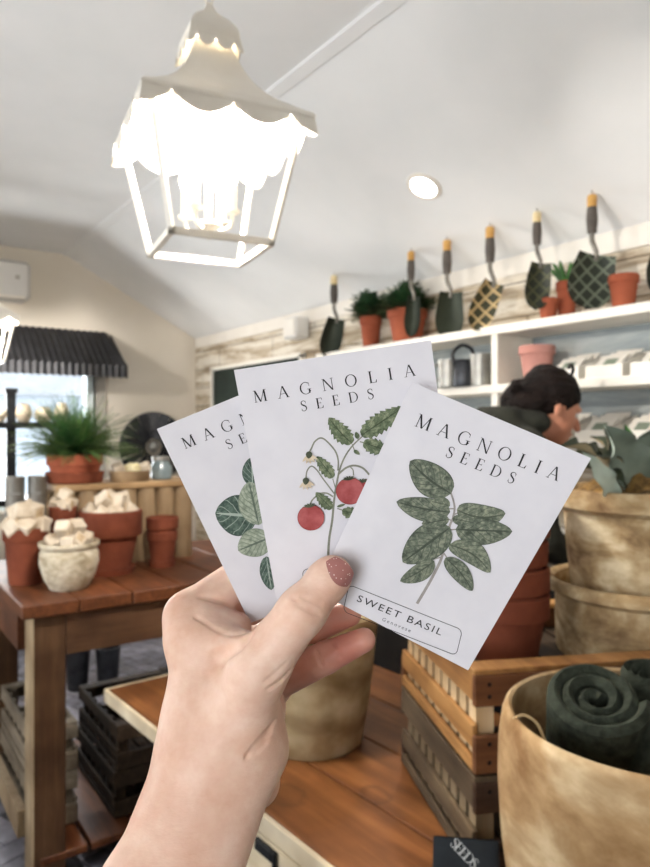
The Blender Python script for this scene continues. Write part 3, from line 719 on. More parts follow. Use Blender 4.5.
# ------------------------------------------------------------------ trowels hanging from the sloping ceiling
def lattice(name, a, b_):
    t = NT(name); co = t.coord(rot=(0, PI/4, 0)); sp = t.n('SeparateXYZ'); t.l.new(co, sp.inputs[0])
    def ln(o): return t.math('LESS_THAN', t.math('ABSOLUTE', t.math('SUBTRACT', t.math('FRACT', t.math('MULTIPLY', o, 26)), .5)), .11)
    m = t.math('MAXIMUM', ln(sp.outputs[0]), ln(sp.outputs[2])); t.col(t.mix(m, a, b_)); return t.set(.5, .3, .5)
M['lat_gold'] = lattice('gold_lattice_blade', '3a3a26', 'c2a878')
M['lat_grey'] = lattice('green_lattice_blade', '22291e', '5f6656')
M['lat_dim'] = lattice('dark_lattice_blade', '23291d', '4a4a32')
def trowel(px, py, sc, tiltd, blade, label, w=.042, tipc='tip'):
    d0 = V(((px-325)/FP, 0, 0)); dy = FW.y+RT.y*(px-325)/FP
    yy = 2.31; d = yy/dy; loc = CAM+FW*d+RT*((px-325)/FP*d); loc.z = ZR-.5245*(yy-YF)-.016
    t = thing('hand_trowel', label, 'trowel', loc, YAW, 'trowels hanging above the top shelf'); sc *= 1.1; t.scale = (sc,)*3
    MB().tube([(0, 0, .016/sc), (0, 0, .0)], .002, 6).tube([(.0, 0, 0), (.004, 0, -.006), (0, 0, -.012)], .002, 6).build('hook', 'steel', t)
    MB().lathe([(0, 0), (.013, -.001), (.0165, -.008), (.016, -.046), (0, -.046)], 14).build('handle_tip', tipc, t, True)
    MB().lathe([(0, -.042), (.0165, -.043), (.019, -.085), (.0155, -.13), (0, -.13)], 14).build('grip', 'grip', t, True)
    MB().tube(bez([(0, 0, -.125), (0, 0, -.155), (.006, -.004, -.178), (.014, -.002, -.2), (.012, 0, -.225)], 5), [.0085]*15+[.0075]*6, 10).build('neck', 'steel', t, True)
    R3 = Matrix.Rotation(math.radians(tiltd), 4, 'Y')
    b = MB()
    def fn(u, v, o=0):
        prof = (.80+.25*math.sin(min(v*2.2, 1.3))) if v < .55 else 1.04*math.sqrt(max(0, 1-((v-.55)/.45)**2.0))
        x = (2*u-1)*w*max(prof, .02); dep = .022*((2*u-1)**2)*(1-v*.5)
        return R3 @ V((x, -dep+.008*math.sin(PI*v)+o, -.19*v))
    b.grid(fn, 10, 18); b.grid(lambda u, v: fn(u, v, .0016), 10, 18)
    bl = b.build('blade', blade, t, True, loc=(.012, 0, -.205)); return t
tw = [(334, 268, 1.10, 14, 'trowel', 'dark green trowel hung furthest left above the top shelf, beyond the ferns', .05, 'tipp'),
      (411, 246, .98, 4, 'trowel', 'narrow dark trowel with golden handle tip hung in front of the wide fern pot', .036, 'tip'),
      (447, 240, 1.08, 2, 'trowel', 'dark trowel with long grey grip hung just right of the wide fern pot', .054, 'tip'),
      (490, 222, 1.08, 22, 'lat_gold', 'trowel with golden lattice blade hung over the shelf above the tin mugs', .046, 'tip'),
      (537, 207, .92, 6, 'lat_dim', 'short dark trowel with pale golden handle tip hung left of the succulent shoots', .05, 'tipp'),
      (592, 190, 1.0, 10, 'lat_grey', 'largest looking trowel, dark green lattice blade, hung in front of the succulent shoots', .078, 'tip'),
      (664, 165, .98, 12, 'trowel', 'dark trowel partly cut off by the right edge above the top shelf', .046, 'tip')]
M['tipp'] = plain('pale_gold_tip', 'd8c08c', 'e6d4a8', 20, .5)
for a in tw: trowel(*a)
# ================================================================== left work table
TZ = .94
t = thing('work_table', 'tall brown wooden work table at left, loaded with terracotta pots', 'table', (-2.34, .466, 0))
# local: x runs back (negative), y along the front edge
TL, TD = 1.26, .9
b = MB(); nb = 7
for k in range(nb):
    y = TL*(k+.5)/nb; b.box((-TD/2+random.uniform(-.006, .004), y, TZ-.0225), (TD, TL/nb-.004, .045), bevel=.004)
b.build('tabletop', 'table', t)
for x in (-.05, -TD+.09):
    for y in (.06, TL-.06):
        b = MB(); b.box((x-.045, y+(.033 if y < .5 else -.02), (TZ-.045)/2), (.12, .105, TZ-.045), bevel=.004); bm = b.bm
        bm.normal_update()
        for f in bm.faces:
            if f.normal.y < -.7: f.material_index = 1  # one side of each leg gets a paler copy, its lit face painted in
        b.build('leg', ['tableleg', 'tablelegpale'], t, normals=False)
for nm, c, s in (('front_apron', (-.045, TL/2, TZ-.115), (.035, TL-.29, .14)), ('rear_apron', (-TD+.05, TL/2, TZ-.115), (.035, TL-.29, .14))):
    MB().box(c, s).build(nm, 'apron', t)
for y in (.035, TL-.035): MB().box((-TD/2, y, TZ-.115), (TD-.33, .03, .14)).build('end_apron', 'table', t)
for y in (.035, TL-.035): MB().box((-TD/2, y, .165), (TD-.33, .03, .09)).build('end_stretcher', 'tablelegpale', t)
b = MB()
for k in range(7): b.box((-TD/2-.0, .14+.163*k, .087), (TD-.06, .15, .026), bevel=.003)
b.build('lower_shelf', 'table', t)
for x in (-.16, -TD+.2): MB().box((x, TL/2, .052), (.04, TL-.21, .042)).build('shelf_rail', 'apron', t)

def crate(loc, rz, L, W, H, mats, label, nail=True, group=None, dens=7, lid=False):
    # local: origin at the near lower corner, x along the slatted long side, y along the end
    t = thing('wooden_crate', label, 'crate', loc, rz, group); mx, my, mz = mats
    th = .012
    for k, y in enumerate((0, W)):
        s = 1 if k == 0 else -1; b = MB()
        b.box((L/2, y+s*th/2, H*.84), (L, th, H*.30), bevel=.002); b.box((L/2, y+s*th/2, H*.36), (L, th, H*.22), bevel=.002)
        b.box((L/2, y+s*th/2, H*.09), (L, th, H*.12), bevel=.002)
        b.mi = 1
        for i in range(dens):
            x = .03+(L-.06)*i/(dens-1); b.box((x, y+s*(th+.004), H*.5), (.034, .007, H*.98))
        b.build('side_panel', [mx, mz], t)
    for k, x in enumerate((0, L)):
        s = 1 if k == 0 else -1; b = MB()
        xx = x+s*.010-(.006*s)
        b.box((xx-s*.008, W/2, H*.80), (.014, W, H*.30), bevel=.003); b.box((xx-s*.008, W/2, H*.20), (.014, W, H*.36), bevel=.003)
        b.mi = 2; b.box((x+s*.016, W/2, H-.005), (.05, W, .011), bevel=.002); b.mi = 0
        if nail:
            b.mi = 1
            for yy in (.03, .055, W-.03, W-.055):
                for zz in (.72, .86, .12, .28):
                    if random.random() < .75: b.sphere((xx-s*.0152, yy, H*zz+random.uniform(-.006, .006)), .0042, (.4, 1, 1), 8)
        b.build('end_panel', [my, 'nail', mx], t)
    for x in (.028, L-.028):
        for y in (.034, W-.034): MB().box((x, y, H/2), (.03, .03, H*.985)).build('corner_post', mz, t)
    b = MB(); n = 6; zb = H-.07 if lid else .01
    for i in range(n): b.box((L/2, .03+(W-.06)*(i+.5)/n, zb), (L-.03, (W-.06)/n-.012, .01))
    b.build('base', 'cratedk' if lid else mx, t); return t  # lid boards coloured dark to paint the shaded gap between the pots
DK = ('cratedk', 'cratedk', 'cratedk'); PL = ('cratepale', 'cratepale', 'cratepale')
# on the lower shelf of the work table
g = 'crates on the lower shelf of the work table'
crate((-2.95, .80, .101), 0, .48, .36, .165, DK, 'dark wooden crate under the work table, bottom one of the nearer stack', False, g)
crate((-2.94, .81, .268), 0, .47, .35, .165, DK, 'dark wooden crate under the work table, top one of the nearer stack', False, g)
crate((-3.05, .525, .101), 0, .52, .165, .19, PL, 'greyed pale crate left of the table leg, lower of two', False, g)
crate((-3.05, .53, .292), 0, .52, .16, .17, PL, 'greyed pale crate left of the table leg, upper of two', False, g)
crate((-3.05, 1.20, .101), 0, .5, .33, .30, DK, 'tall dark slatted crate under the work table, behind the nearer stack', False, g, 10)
for k, (x, y, l) in enumerate(((-4.10, 1.12, 'dark metal bucket on the brick floor beyond the work table, left of two'), (-4.02, 1.27, 'dark metal bucket on the brick floor beyond the work table, right of two'))):
    t = thing('metal_bucket', l, 'bucket', (x, y, 0), 0, 'dark buckets on the floor')
    MB().lathe([(0, 0), (.052, 0), (.056, .004), (.072, .235), (.075, .24), (.07, .24), (.054, .01), (0, .01)], 28).build('body', 'tindark', t, True)
    MB().tube([V((.078*math.cos(a), .078*math.sin(a)*.15, .21-.09*math.sin(a)*.4)) for a in [PI*i/12 for i in range(13)]], .003, 6).build('handle', 'tindark', t, True)

# ------------------------------------------------------------------ on the table
def blocks(cx, cy, z, n, r, label, group, seed, size=(.05, .042, .036), layers=2):
    rd = random.Random(seed)
    for k in range(n):
        top = k >= n*.62; rr = r*(.35 if top else .72); a = 2*PI*k/(n*.62 if not top else n*.38)+rd.uniform(-.3, .3)
        b = MB(); b.box((0, 0, 0), size, bevel=.004); b.mi = 1
        b.box((size[0]/2+.0006, 0, 0), (.0012, size[1]*.6, size[2]*.6))
        o = b.build('wrapped_block', ['cube', 'cubeend'] if k % 3 == 0 else ['cube', 'cube'])
        o.location = (cx+rr*math.cos(a), cy+rr*math.sin(a), z+(size[2]*1.02 if top else 0)+.012)
        o.rotation_euler = (rd.uniform(-.75, .75), rd.uniform(-.75, .75), rd.uniform(0, PI)); tag(o, label, 'wrapped block', group)
A = (-2.70, .552); B = (-2.523, .66); Cc = (-2.70, .862); D = (-2.71, 1.08)
pot((*A, TZ), .079, .205, 'dark terracotta pot of wrapped blocks at the left end of the work table', rb=.058, soil=.86)
blocks(*A, TZ+.198, 11, .072, 'cream wrapped block heaped in the left terracotta pot, behind the whitewashed pot', 'blocks in the left terracotta pot', 1, (.06, .056, .052))
pot((-2.735, .692, TZ), .05, .27, 'slim terracotta pot of wrapped blocks, behind the rounded cream pot', rb=.04, soil=.9, rim=.2)
blocks(-2.735, .692, TZ+.265, 5, .042, 'cream wrapped block in the slim terracotta pot behind the cream pot', 'blocks in the slim pot', 6, (.045, .04, .038))
t = thing('ceramic_pot', 'rounded speckled cream pot at the front edge of the work table', 'flower pot', (*B, TZ))
MB().lathe([(0, 0), (.062, 0), (.068, .006), (.088, .045), (.101, .095), (.1, .125), (.094, .14), (.098, .146), (.104, .155), (.103, .165), (.093, .166), (.086, .145), (.088, .1), (.06, .02), (0, .02)], 40).build('body', 'creampot', t, True)
MB().lathe([(.0885, .135), (.05, .14), (0, .142)], 24).build('filling', 'soil', t, True)
blocks(*B, TZ+.158, 7, .075, 'cream wrapped block heaped in the rounded speckled cream pot', 'blocks in the cream pot', 2, (.05, .048, .044))
pot((*Cc, TZ), .122, .235, 'large terracotta pot on a saucer in the middle of the work table, heaped with blocks', rb=.078, saucer=True, rim=.42, soil=.86, lip=1.12)
blocks(*Cc, TZ+.225, 13, .1, 'cream wrapped block heaped in the large terracotta pot on a saucer', 'blocks in the large terracotta pot', 3, (.062, .056, .05))
pot((*D, TZ), .062, .135, 'small terracotta pot on a saucer at the right of the work table, holding another pot', rb=.045, saucer=True, soil=None, rim=.3)
pot((*D, TZ+.078), .066, .125, 'small terracotta pot nested in the saucer pot at the right of the work table', rb=.043, soil=None, rim=.38)
for (x, y, l) in ((-2.955, .565, 'tall galvanised tin vase at the far left of the work table, left of two'), (-2.945, .645, 'tall galvanised tin vase next to the riser under the fern, right of two')):
    t = thing('tin_vase', l, 'vase', (x, y, TZ), 0, 'galvanised vases'); k = .036
    MB().lathe([(0, 0), (k*.8, 0), (k*.82, .004), (k, .37), (k*1.06, .375), (k*.94, .375), (k*.78, .01), (0, .01)], 28).build('body', 'tin', t, True)
    MB().lathe([(k*1.0, .3), (k*1.07, .305), (k*1.0, .31)], 28).build('band', 'tin', t, True)
# riser: a plank on a row of round posts
RX, RY0, RY1, RZ = -2.975, .695, 1.29, .34
t = thing('display_riser', 'tan wooden riser of round posts under a plank, at the back of the work table', 'display stand', (RX, RY0, TZ))
LL = RY1-RY0
MB().box((0, LL/2, RZ-.014), (.27, LL, .028), bevel=.005).build('plank', 'risertop', t)
for k in range(7):
    y = .045+(LL-.09)*k/6
    for x in (-.088, .088): MB().lathe([(0, 0), (.041, 0), (.042, .004), (.042, RZ-.03), (.04, RZ-.028), (0, RZ-.028)], 20, (x, y, 0)).build('post', 'riser', t, True)
rz = TZ+RZ
FX, FY = -2.97, .80
t = thing('terracotta_dish', 'wide terracotta dish under the fern pot on the riser', 'dish', (FX, FY, rz))
MB().lathe([(0, 0), (.105, 0), (.112, .006), (.118, .045), (.11, .046), (.1, .014), (0, .014)], 36).build('body', 'terra', t, True)
t = pot((FX, FY, rz+.015), .113, .105, 'bushy green fern in a wide terracotta pot, on the riser before the bright window', 'terra2', name='potted_fern', rb=.088, rim=.45)
fern('foliage', 480, .28, 11, ['fern', 'fernlight'], t, (0, 0, .10), 1.08, .027, 1.45, .062)
t = thing('terracotta_dish', 'shallow terracotta dish holding three blocks on the riser, right of the fern', 'dish', (-2.93, 1.02, rz))
MB().lathe([(0, 0), (.075, 0), (.082, .006), (.09, .045), (.083, .046), (.074, .012), (0, .012)], 36).build('body', 'riser', t, True)
for k, (dx, dy, m, l) in enumerate(((.02, -.055, 'cube', 'white wrapped block in the riser dish, leftmost of three'), (.03, .0, 'cubeY', 'pale yellow wrapped block in the riser dish, middle of three'), (.02, .055, 'cube', 'white wrapped block in the riser dish, rightmost of three'))):
    M.setdefault('cubeY', plain('pale_yellow_block', 'e6d8a8', 'efe4bd', 20, .7))
    o = MB().box((0, 0, 0), (.055, .045, .04), bevel=.005).build('wrapped_block', m); o.location = (-2.93+dx, 1.02+dy, rz+.055); o.rotation_euler = (.35, .3-.3*k, .5*k); tag(o, l, 'wrapped block', 'blocks on the riser')
t = thing('glass_jar', 'blue-grey glass jar at the right end of the riser, before the dark wheel', 'jar', (-2.96, 1.175, rz))
MB().lathe([(0, 0), (.04, 0), (.046, .006), (.048, .055), (.036, .075), (.036, .085), (.032, .085), (.032, .072), (.043, .052), (.04, .008), (0, .008)], 28).build('body', 'glassjar', t, True)
MB().lathe([(0, .084), (.04, .084), (.041, .09), (.04, .102), (0, .103)], 28).build('lid', 'tin', t, True)
# black display rack with cream vessels before the window
RKX = -4.75
t = thing('display_rack', 'black metal rack with cream vessels, standing before the bright window', 'rack', (RKX, .80, 0))
for y in (-.55, .08, .5):
    for x in (0,): MB().box((x, y, .87 if y < .3 else .77), (.055, .055, 1.74 if y < .3 else 1.54)).box((x, y, 1.75 if y < .3 else 1.535), (.075, .075, .03)).build('post', 'black', t)
for z in (.5, 1.05, 1.53): MB().box((0, -.02, z), (.34, 1.15, .04)).build('shelf_board', 'black', t)
M['creampot2'] = plain('cream_vessel_glaze', 'd9c9b0', 'e6dac6', 14, .6)
vs = [(.70, .056, .13), (.81, .045, .11), (.955, .052, .12), (1.075, .06, .10), (1.19, .048, .13)]
for k, (y, r, h) in enumerate(vs):
    l = ('rounded cream vessel on the black rack, nearest the left edge', 'rounded cream vessel on the black rack, just left of its post', 'rounded cream vessel on the black rack, just right of its post', 'broad cream vessel on the black rack, second right of its post', 'rounded cream vessel at the right end of the black rack, half behind the fern')[k]
    t = thing('cream_vessel', l, 'vessel', (RKX+.02, y, 1.55), 0, 'cream vessels on the black rack')
    MB().lathe([(0, 0), (r*.6, 0), (r*.95, h*.3), (r, h*.5), (r*.8, h*.8), (r*.55, h*.92), (r*.6, h), (r*.5, h), (r*.7, h*.8), (r*.9, h*.5), (r*.5, .01), (0, .01)], 24).build('body', 'creampot2', t, True)

# ================================================================== low bench in the middle
BZ = .65; BR = math.radians(3.4)
bench = thing('display_bench', 'low orange pine bench carrying crates and tan pots, pale sawn front edge', 'bench', (-2.26, .705, 0), BR)
BL, BD = 2.1, .86
b = MB(); nb = 4
for k in range(nb):
    b.box((BL/2, .012+(BD-.012)*(k+.5)/nb, BZ-.02), (BL, (BD-.012)/nb-.0035, .04), bevel=.003)
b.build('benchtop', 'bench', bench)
MB().box((BL/2, .005, BZ-.0205), (BL, .012, .043), bevel=.002).build('front_edge', 'pine', bench)
MB().box((-.006, BD/2, BZ-.0205), (.011, BD, .043), bevel=.002).build('end_edge', 'pine', bench)
for x in (.33, 1.0, 1.75):
    for y in (.06, BD-.06): MB().box((x+.045, y, (BZ-.04)/2), (.09 if x != 1.0 else .2, .08, BZ-.041), bevel=.004).build('leg', 'pinez', bench)
MB().box((1.02, .006, BZ-.15), (.62, .014, .21), bevel=.002).build('front_apron', 'pine', bench)
t = MB().box((.952, -.006, BZ-.066), (.07, .012, .028), bevel=.004)
t.box((.992, -.006, BZ-.070), (.012, .012, .036), bevel=.003); t.build('bracket', 'black', bench)
# crates stacked on the bench, corner towards the viewer
cu = V((-.908, .419, 0)); CN = V((-.906, .973, BZ))
crz = math.atan2(cu.y, cu.x)
def benchcrate(z, H, mats, label, off, dr, L=.46, W=.47, lid=False):
    # local x along cu from the near corner; local y must run towards +v = (.419,.908): that is -y of a ccw frame, so mirror with a negative width
    t = crate((0, 0, 0), 0, L, W, H, mats, label, True, 'crates stacked on the bench', 9, lid)
    o = CN+V((off[0], off[1], z)); v = V((.419, .908, 0)); a = dr
    # place by the far end of the end panel so the frame stays right handed
    corner = o+cu*L
    t.location = corner; t.rotation_euler = (0, 0, math.atan2(-cu.y, -cu.x)+a); return t
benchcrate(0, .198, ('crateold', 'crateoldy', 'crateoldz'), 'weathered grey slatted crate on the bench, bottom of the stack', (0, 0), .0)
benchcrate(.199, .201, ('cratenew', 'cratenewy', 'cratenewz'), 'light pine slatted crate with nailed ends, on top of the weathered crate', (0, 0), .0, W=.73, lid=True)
# tan pot on the bench behind the hand
def tanpot(name, loc, rt, h, rb, mat, label, collar=.2, grp=None, k=1.04):
    t = thing(name, label, 'flower pot', loc, random.uniform(0, 6), grp); ro = rt/k
    MB().lathe([(0, 0), (rb*.97, 0), (rb, h*.012), (rb+(ro-rb)*.45, h*.35), (ro*.985, h*(1-collar)-.012), (ro*.99, h*(1-collar)-.004), (rt, h*(1-collar)+.008), (rt*1.005, h*(1-collar*.5)), (rt, h-.012), (rt*.985, h-.002), (rt*.95, h), (rt*.9, h-.008), (rt*.885, h*.85), (rb*.9, h*.05), (0, h*.05)], 56).build('body', mat, t, True)
    return t
tanpot('clay_pot', (-1.585, 1.062, BZ), .196, .37, .142, 'bandpot', 'smooth banded tan clay pot on the bench, half hidden behind the raised hand', .06)
# terracotta pots nested in one another
tx, ty = -1.044, 1.228; CT = BZ+.3365
labs = ['lowest terracotta pot of the nested stack behind the crates', 'second terracotta pot from the bottom of the nested stack behind the crates', 'middle terracotta pot of the nested stack behind the crates', 'fourth terracotta pot up in the nested stack behind the crates', 'topmost terracotta pot of the nested stack behind the crates']
for k in range(5):
    r = .097-.0008*k
    pot((tx+.003*(k % 2), ty-.002*(k % 3), CT+.06*k), r, .15, labs[k], 'terra', 'nested terracotta pots', rb=.070-.001*k, rim=.36, soil=.86 if k == 4 else None, lip=1.09)
# whitewashed pots on a pedestal
px_, py_ = -.888, 1.52; PZ = CT+.13
tanpot('clay_pot', (px_, py_, CT), .215, .172, .19, 'tanpot2', 'large whitewashed clay pot, lower of the stacked pair at right', .2, 'stacked whitewashed pots', 1.1)
t = tanpot('clay_pot', (px_, py_, PZ), .192, .25, .155, 'tanpot2', 'whitewashed clay pot of broad leaved plants, upper of the stacked pair at right', .2, 'stacked whitewashed pots', 1.09)
t.rotation_euler = (0, 0, 0)
b = MB()
def mo(u, v):
    a = 2*PI*u; r = .168*v; h = .012+.055*(1-v*v)**.7
    q = noise.noise(V((r*math.cos(a)*22, r*math.sin(a)*22, 3)))*.022*(1-v**4)+noise.noise(V((r*math.cos(a)*60, r*math.sin(a)*60, 7)))*.012*(1-v**4)
    return V((r*math.cos(a), r*math.sin(a), .21+h+q))
b.grid(mo, 72, 26); b.build('moss', 'moss', t, True)
def leaf(parent, base, tipp, wid, mats, curl=.15, side=(0, 0, 1), name='leaf', cup=.25):
    base = V(base); tipp = V(tipp); d = tipp-base; L = d.length; n = V(side); n = (n-d*(n.dot(d)/d.length_squared)).normalized(); s = d.cross(n).normalized()
    b = MB()
    def fn(u, v, o=0):
        w = wid*(math.sin(PI*min(1, u**.75))**.8)*(1-.15*u)+.004*(1-u); x = (2*v-1)
        return base+d*u+s*w*x+n*(curl*L*math.sin(PI*u)+cup*wid*x*x+.012*wid/.05*math.sin(u*17)*x*x+o)
    b.grid(fn, 18, 8); b.mi = 1; b.grid(lambda u, v: fn(u, v, -.003), 18, 8)
    return b.build(name, mats, parent, True)
def T(px, py, d): return P(px, py, d)-V((px_, py_, PZ))
vw = -FW
Q = (vw+UP*.3)
leaf(t, T(652, 505, 1.57), T(605, 425, 1.51), .062, ['leafgrey', 'leafpale'], .03, Q)
leaf(t, T(640, 505, 1.66), T(668, 405, 1.59), .07, ['leafgrey', 'leafpale'], .05, Q)
leaf(t, T(615, 500, 1.50), T(583, 452, 1.43), .022, ['leafpale', 'leafpale'], .08, Q)
leaf(t, T(622, 490, 1.61), T(560, 446, 1.51), .045, ['leafdk', 'leafedge'], .14, UP+vw*.35)
leaf(t, T(632, 488, 1.66), T(574, 452, 1.64), .05, ['leafdk', 'leafdk'], .2, UP+vw*.5)
leaf(t, T(630, 490, 1.71), T(604, 428, 1.68), .05, ['leafdk', 'leafedge'], .1, Q)
leaf(t, T(622, 498, 1.57), T(566, 466, 1.45), .04, ['leafdk', 'leafdk'], .12, UP+vw*.2)
leaf(t, T(628, 492, 1.74), T(625, 424, 1.71), .03, ['succulent', 'leafgrey'], .1, Q)
leaf(t, T(640, 490, 1.73), T(690, 430, 1.71), .05, ['leafgrey', 'leafpale'], .1, Q)
leaf(t, T(630, 490, 1.70), T(590, 436, 1.73), .035, ['leafdk', 'leafedge'], .2, UP+vw*.6)

# ------------------------------------------------------------------ tan pot with rolled cloths, front right
ROT = (-.548, .955)
t = thing('clay_pot', 'large tan clay pot at the lower right corner, holding dark rolled cloths', 'flower pot', (*ROT, BZ), 1.3)
MB().lathe([(0, 0), (.155, 0), (.16, .006), (.19, .12), (.208, .25), (.2125, .33), (.211, .39), (.206, .425), (.202, .436), (.197, .44), (.192, .437), (.193, .42), (.197, .33), (.19, .2), (.145, .02), (0, .02)], 64).build('body', 'tanpot', t, True)
def roll(base, axis, L, r, label, turns=3.6, seed=0):
    axis = V(axis).normalized(); x = axis.orthogonal().normalized(); y = axis.cross(x)
    mat = Matrix((x, y, axis)).transposed().to_4x4(); mat.translation = base
    o = None; b = MB(); th = (r-.012)/turns*.86; n = 150
    def cen(u): return 2*PI*turns*u, .010+(r-.010-th/2)*u
    def fn(u, v, s):
        a, rr = cen(u); q = abs(2*v-1); sq = math.sqrt(max(0, 1-max(0, (q-.93)/.07)**2)) if q > .93 else 1
        off = s*th/2*max(sq, .05)+.0012*noise.noise(V((u*30, v*9, seed+s)))
        zz = L*v+(.008*noise.noise(V((u*9, seed, 1))) if v > .5 else 0)-.012*(1-u)*(v > .5)
        return V(((rr+off)*math.cos(a+seed), (rr+off)*math.sin(a+seed), zz))
    b.grid(lambda u, v: fn(u, v, 1), n, 24); b.grid(lambda u, v: fn(u, v, -1), n, 24)
    for k in (0, 1):
        pa = [[fn(i/n, k, s) for i in range(n+1)] for s in (1, -1)]
        for i in range(n): b.face((pa[0][i], pa[0][i+1], pa[1][i+1], pa[1][i]))
    for k in (0, 1):
        for j in range(24): b.face((fn(k, j/24, 1), fn(k, (j+1)/24, 1), fn(k, (j+1)/24, -1), fn(k, j/24, -1)))
    bmesh.ops.remove_doubles(b.bm, verts=b.bm.verts[:], dist=1e-5)
    o = b.build('rolled_cloth', 'cloth', None, True); o.matrix_world = mat
    return tag(o, label, 'cloth', 'rolled cloths in the tan pot')
c0 = P(596, 690, .99); ax = (UP*.86+vw*.46-RT*.12).normalized()
roll(c0-ax*.24, ax, .24, .076, 'dark green rolled cloth at the left of the tan pot, its spiral end facing up', 2.9, .4)
ax2 = (UP*.95+vw*.2+RT*.3).normalized(); c1 = P(676, 730, .955)
roll(c1-ax2*.2, ax2, .2, .054, 'dark rolled cloth at the right rim of the tan pot, cut off by the edge', 3.2, 2)
ax3 = (UP*.97+vw*.15-RT*.02).normalized(); c2 = P(652, 668, 1.085)
roll(c2-ax3*.25, ax3, .25, .05, 'dark rolled cloth standing at the back of the tan pot', 3.2, 4)
tw_ = MB().tube(bez([P(513, 722, .985)+UP*.004, P(524, 718, .985)+UP*.004, P(536, 724, .98)+UP*.002, P(544, 738, .965), P(549, 757, .955)], 8), .0022, 8).build('twine', 'twine', None, True)
tag(tw_, 'piece of jute twine hooked over the left rim of the tan pot', 'twine')
# dark bag with white lettering between crates and tan pot
t = thing('paper_bag', 'dark navy bag with white lettering, standing before the crates', 'bag', P(466, 866, 1.145).to_2d().to_3d()+V((0, 0, BZ)), YAW-.15)
b = MB(); b.prism([(-.06, -.022, 0), (.06, -.022, 0), (.06, .022, 0), (-.06, .022, 0)], (0, 0, .001))
bmesh.ops.delete(b.bm, geom=b.bm.verts[:], context='VERTS')
def bag(u, v):
    a = 2*PI*u; sx = .058*(1-.08*v); sy = .026*(1-.93*v**1.5); c, s = math.cos(a), math.sin(a)
    return V((sx*math.copysign(abs(c)**.45, c), sy*math.copysign(abs(s)**.6, s), .172*v))
b.grid(bag, 40, 12); b.grid(lambda u, v: V((bag(u, 0).x*v, bag(u, 0).y*v, 0)), 40, 2); b.build('body', 'darkbag', t, True)
BAG = t
# ================================================================== lettering (serif capitals drawn as outlines, cap height 1)
def ring(cx, cy, rx, ry, ix, iy, a0=0, a1=360, n=40, dx=0):
    out = []
    for i in range(n):
        q = []
        for k in (i, i+1):
            a = math.radians(a0+(a1-a0)*k/n); q.append(((cx+rx*math.cos(a), cy+ry*math.sin(a)), (cx+dx+ix*math.cos(a), cy+iy*math.sin(a))))
        out.append([q[0][0], q[1][0], q[1][1], q[0][1]])
    return out
def sg(x0, y0, x1, y1, w): return [(x0-w/2, y0), (x0+w/2, y0), (x1+w/2, y1), (x1-w/2, y1)]
def rc(x0, y0, x1, y1): return [(x0, y0), (x1, y0), (x1, y1), (x0, y1)]
def sf(x, y, w=.30, h=.035): return rc(x-w/2, y, x+w/2, y+h) if y < .5 else rc(x-w/2, y-h, x+w/2, y)
TK, TN = .14, .06
def spl(pts, ws, n=10):
    c = bez([(x, y, 0) for x, y in pts], n); out = []; m = len(c)-1; L = []; R_ = []
    for i, p in enumerate(c):
        t = (c[min(i+1, m)]-c[max(i-1, 0)]).normalized(); f = i/m*(len(ws)-1); k = min(int(f), len(ws)-2); w = ws[k]+(ws[k+1]-ws[k])*(f-k)
        nn = V((-t.y, t.x, 0))*w/2; L.append((p+nn)[:2]); R_.append((p-nn)[:2])
    return [[R_[i], R_[i+1], L[i+1], L[i]] for i in range(m)]
GL = {
 'M': (1.08, [sg(.12, 0, .155, 1, TN), sg(.15, 1, .54, 0, TK), sg(.54, .0, .93, 1, TN), sg(.965, 0, .93, 1, TK), sf(.12, 0, .24), sf(.965, 0, .28), sf(.10, 1, .2), sf(.98, 1, .22)]),
 'A': (.94, [sg(.11, 0, .455, 1, TN), sg(.83, 0, .47, 1, TK), rc(.22, .33, .70, .37), sf(.11, 0, .25), sf(.83, 0, .28)]),
 'G': (.95, ring(.5, .5, .49, .52, .37, .475, 48, 335, 36)+[rc(.745, .06, .86, .42), rc(.62, .385, .97, .42), [(.80, .66), (.835, .66), (.825, .96), (.79, .88)]]),
 'N': (.98, [sg(.14, 0, .14, 1, TN), sg(.15, 1, .84, 0, TK), sg(.84, 0, .84, 1, TN), sf(.14, 0, .25), sf(.13, 1, .22), sf(.84, 1, .25)]),
 'O': (1.0, ring(.5, .5, .49, .52, .37, .475)),
 'L': (.72, [sg(.19, 0, .19, 1, TK), sf(.19, 1, .3), rc(.06, 0, .66, .04), [(.56, .03), (.66, .0), (.70, .26), (.665, .26)]]),
 'I': (.38, [sg(.19, 0, .19, 1, TK), sf(.19, 0, .31), sf(.19, 1, .31)]),
 'E': (.74, [sg(.19, 0, .19, 1, TK), rc(.06, 0, .64, .04), rc(.06, .96, .62, 1), rc(.2, .5, .5, .54), [(.56, .03), (.66, 0), (.70, .25), (.665, .25)], [(.56, .97), (.62, 1), (.635, .78), (.605, .78)], rc(.475, .42, .505, .62)]),
 'D': (.98, [sg(.19, 0, .19, 1, TK), rc(.06, 0, .45, .04), rc(.06, .96, .45, 1)]+ring(.42, .5, .5, .5, .38, .46, -90, 90, 26)),
 'S': (.66, spl([(.53, .83), (.46, .955), (.3, .985), (.14, .88), (.15, .69), (.33, .545), (.52, .40), (.53, .17), (.36, .02), (.19, .04), (.10, .2)], [.05, .05, .05, .08, .12, .13, .12, .085, .055, .05, .04])+[[(.52, .72), (.55, .72), (.55, .98), (.52, .93)], [(.08, .03), (.11, .08), (.11, .3), (.08, .3)]]),
}
def puff(x, y, hw, hh): return .0011*max(0, 1-(x/hw)**4)*max(0, 1-(y/hh)**4)
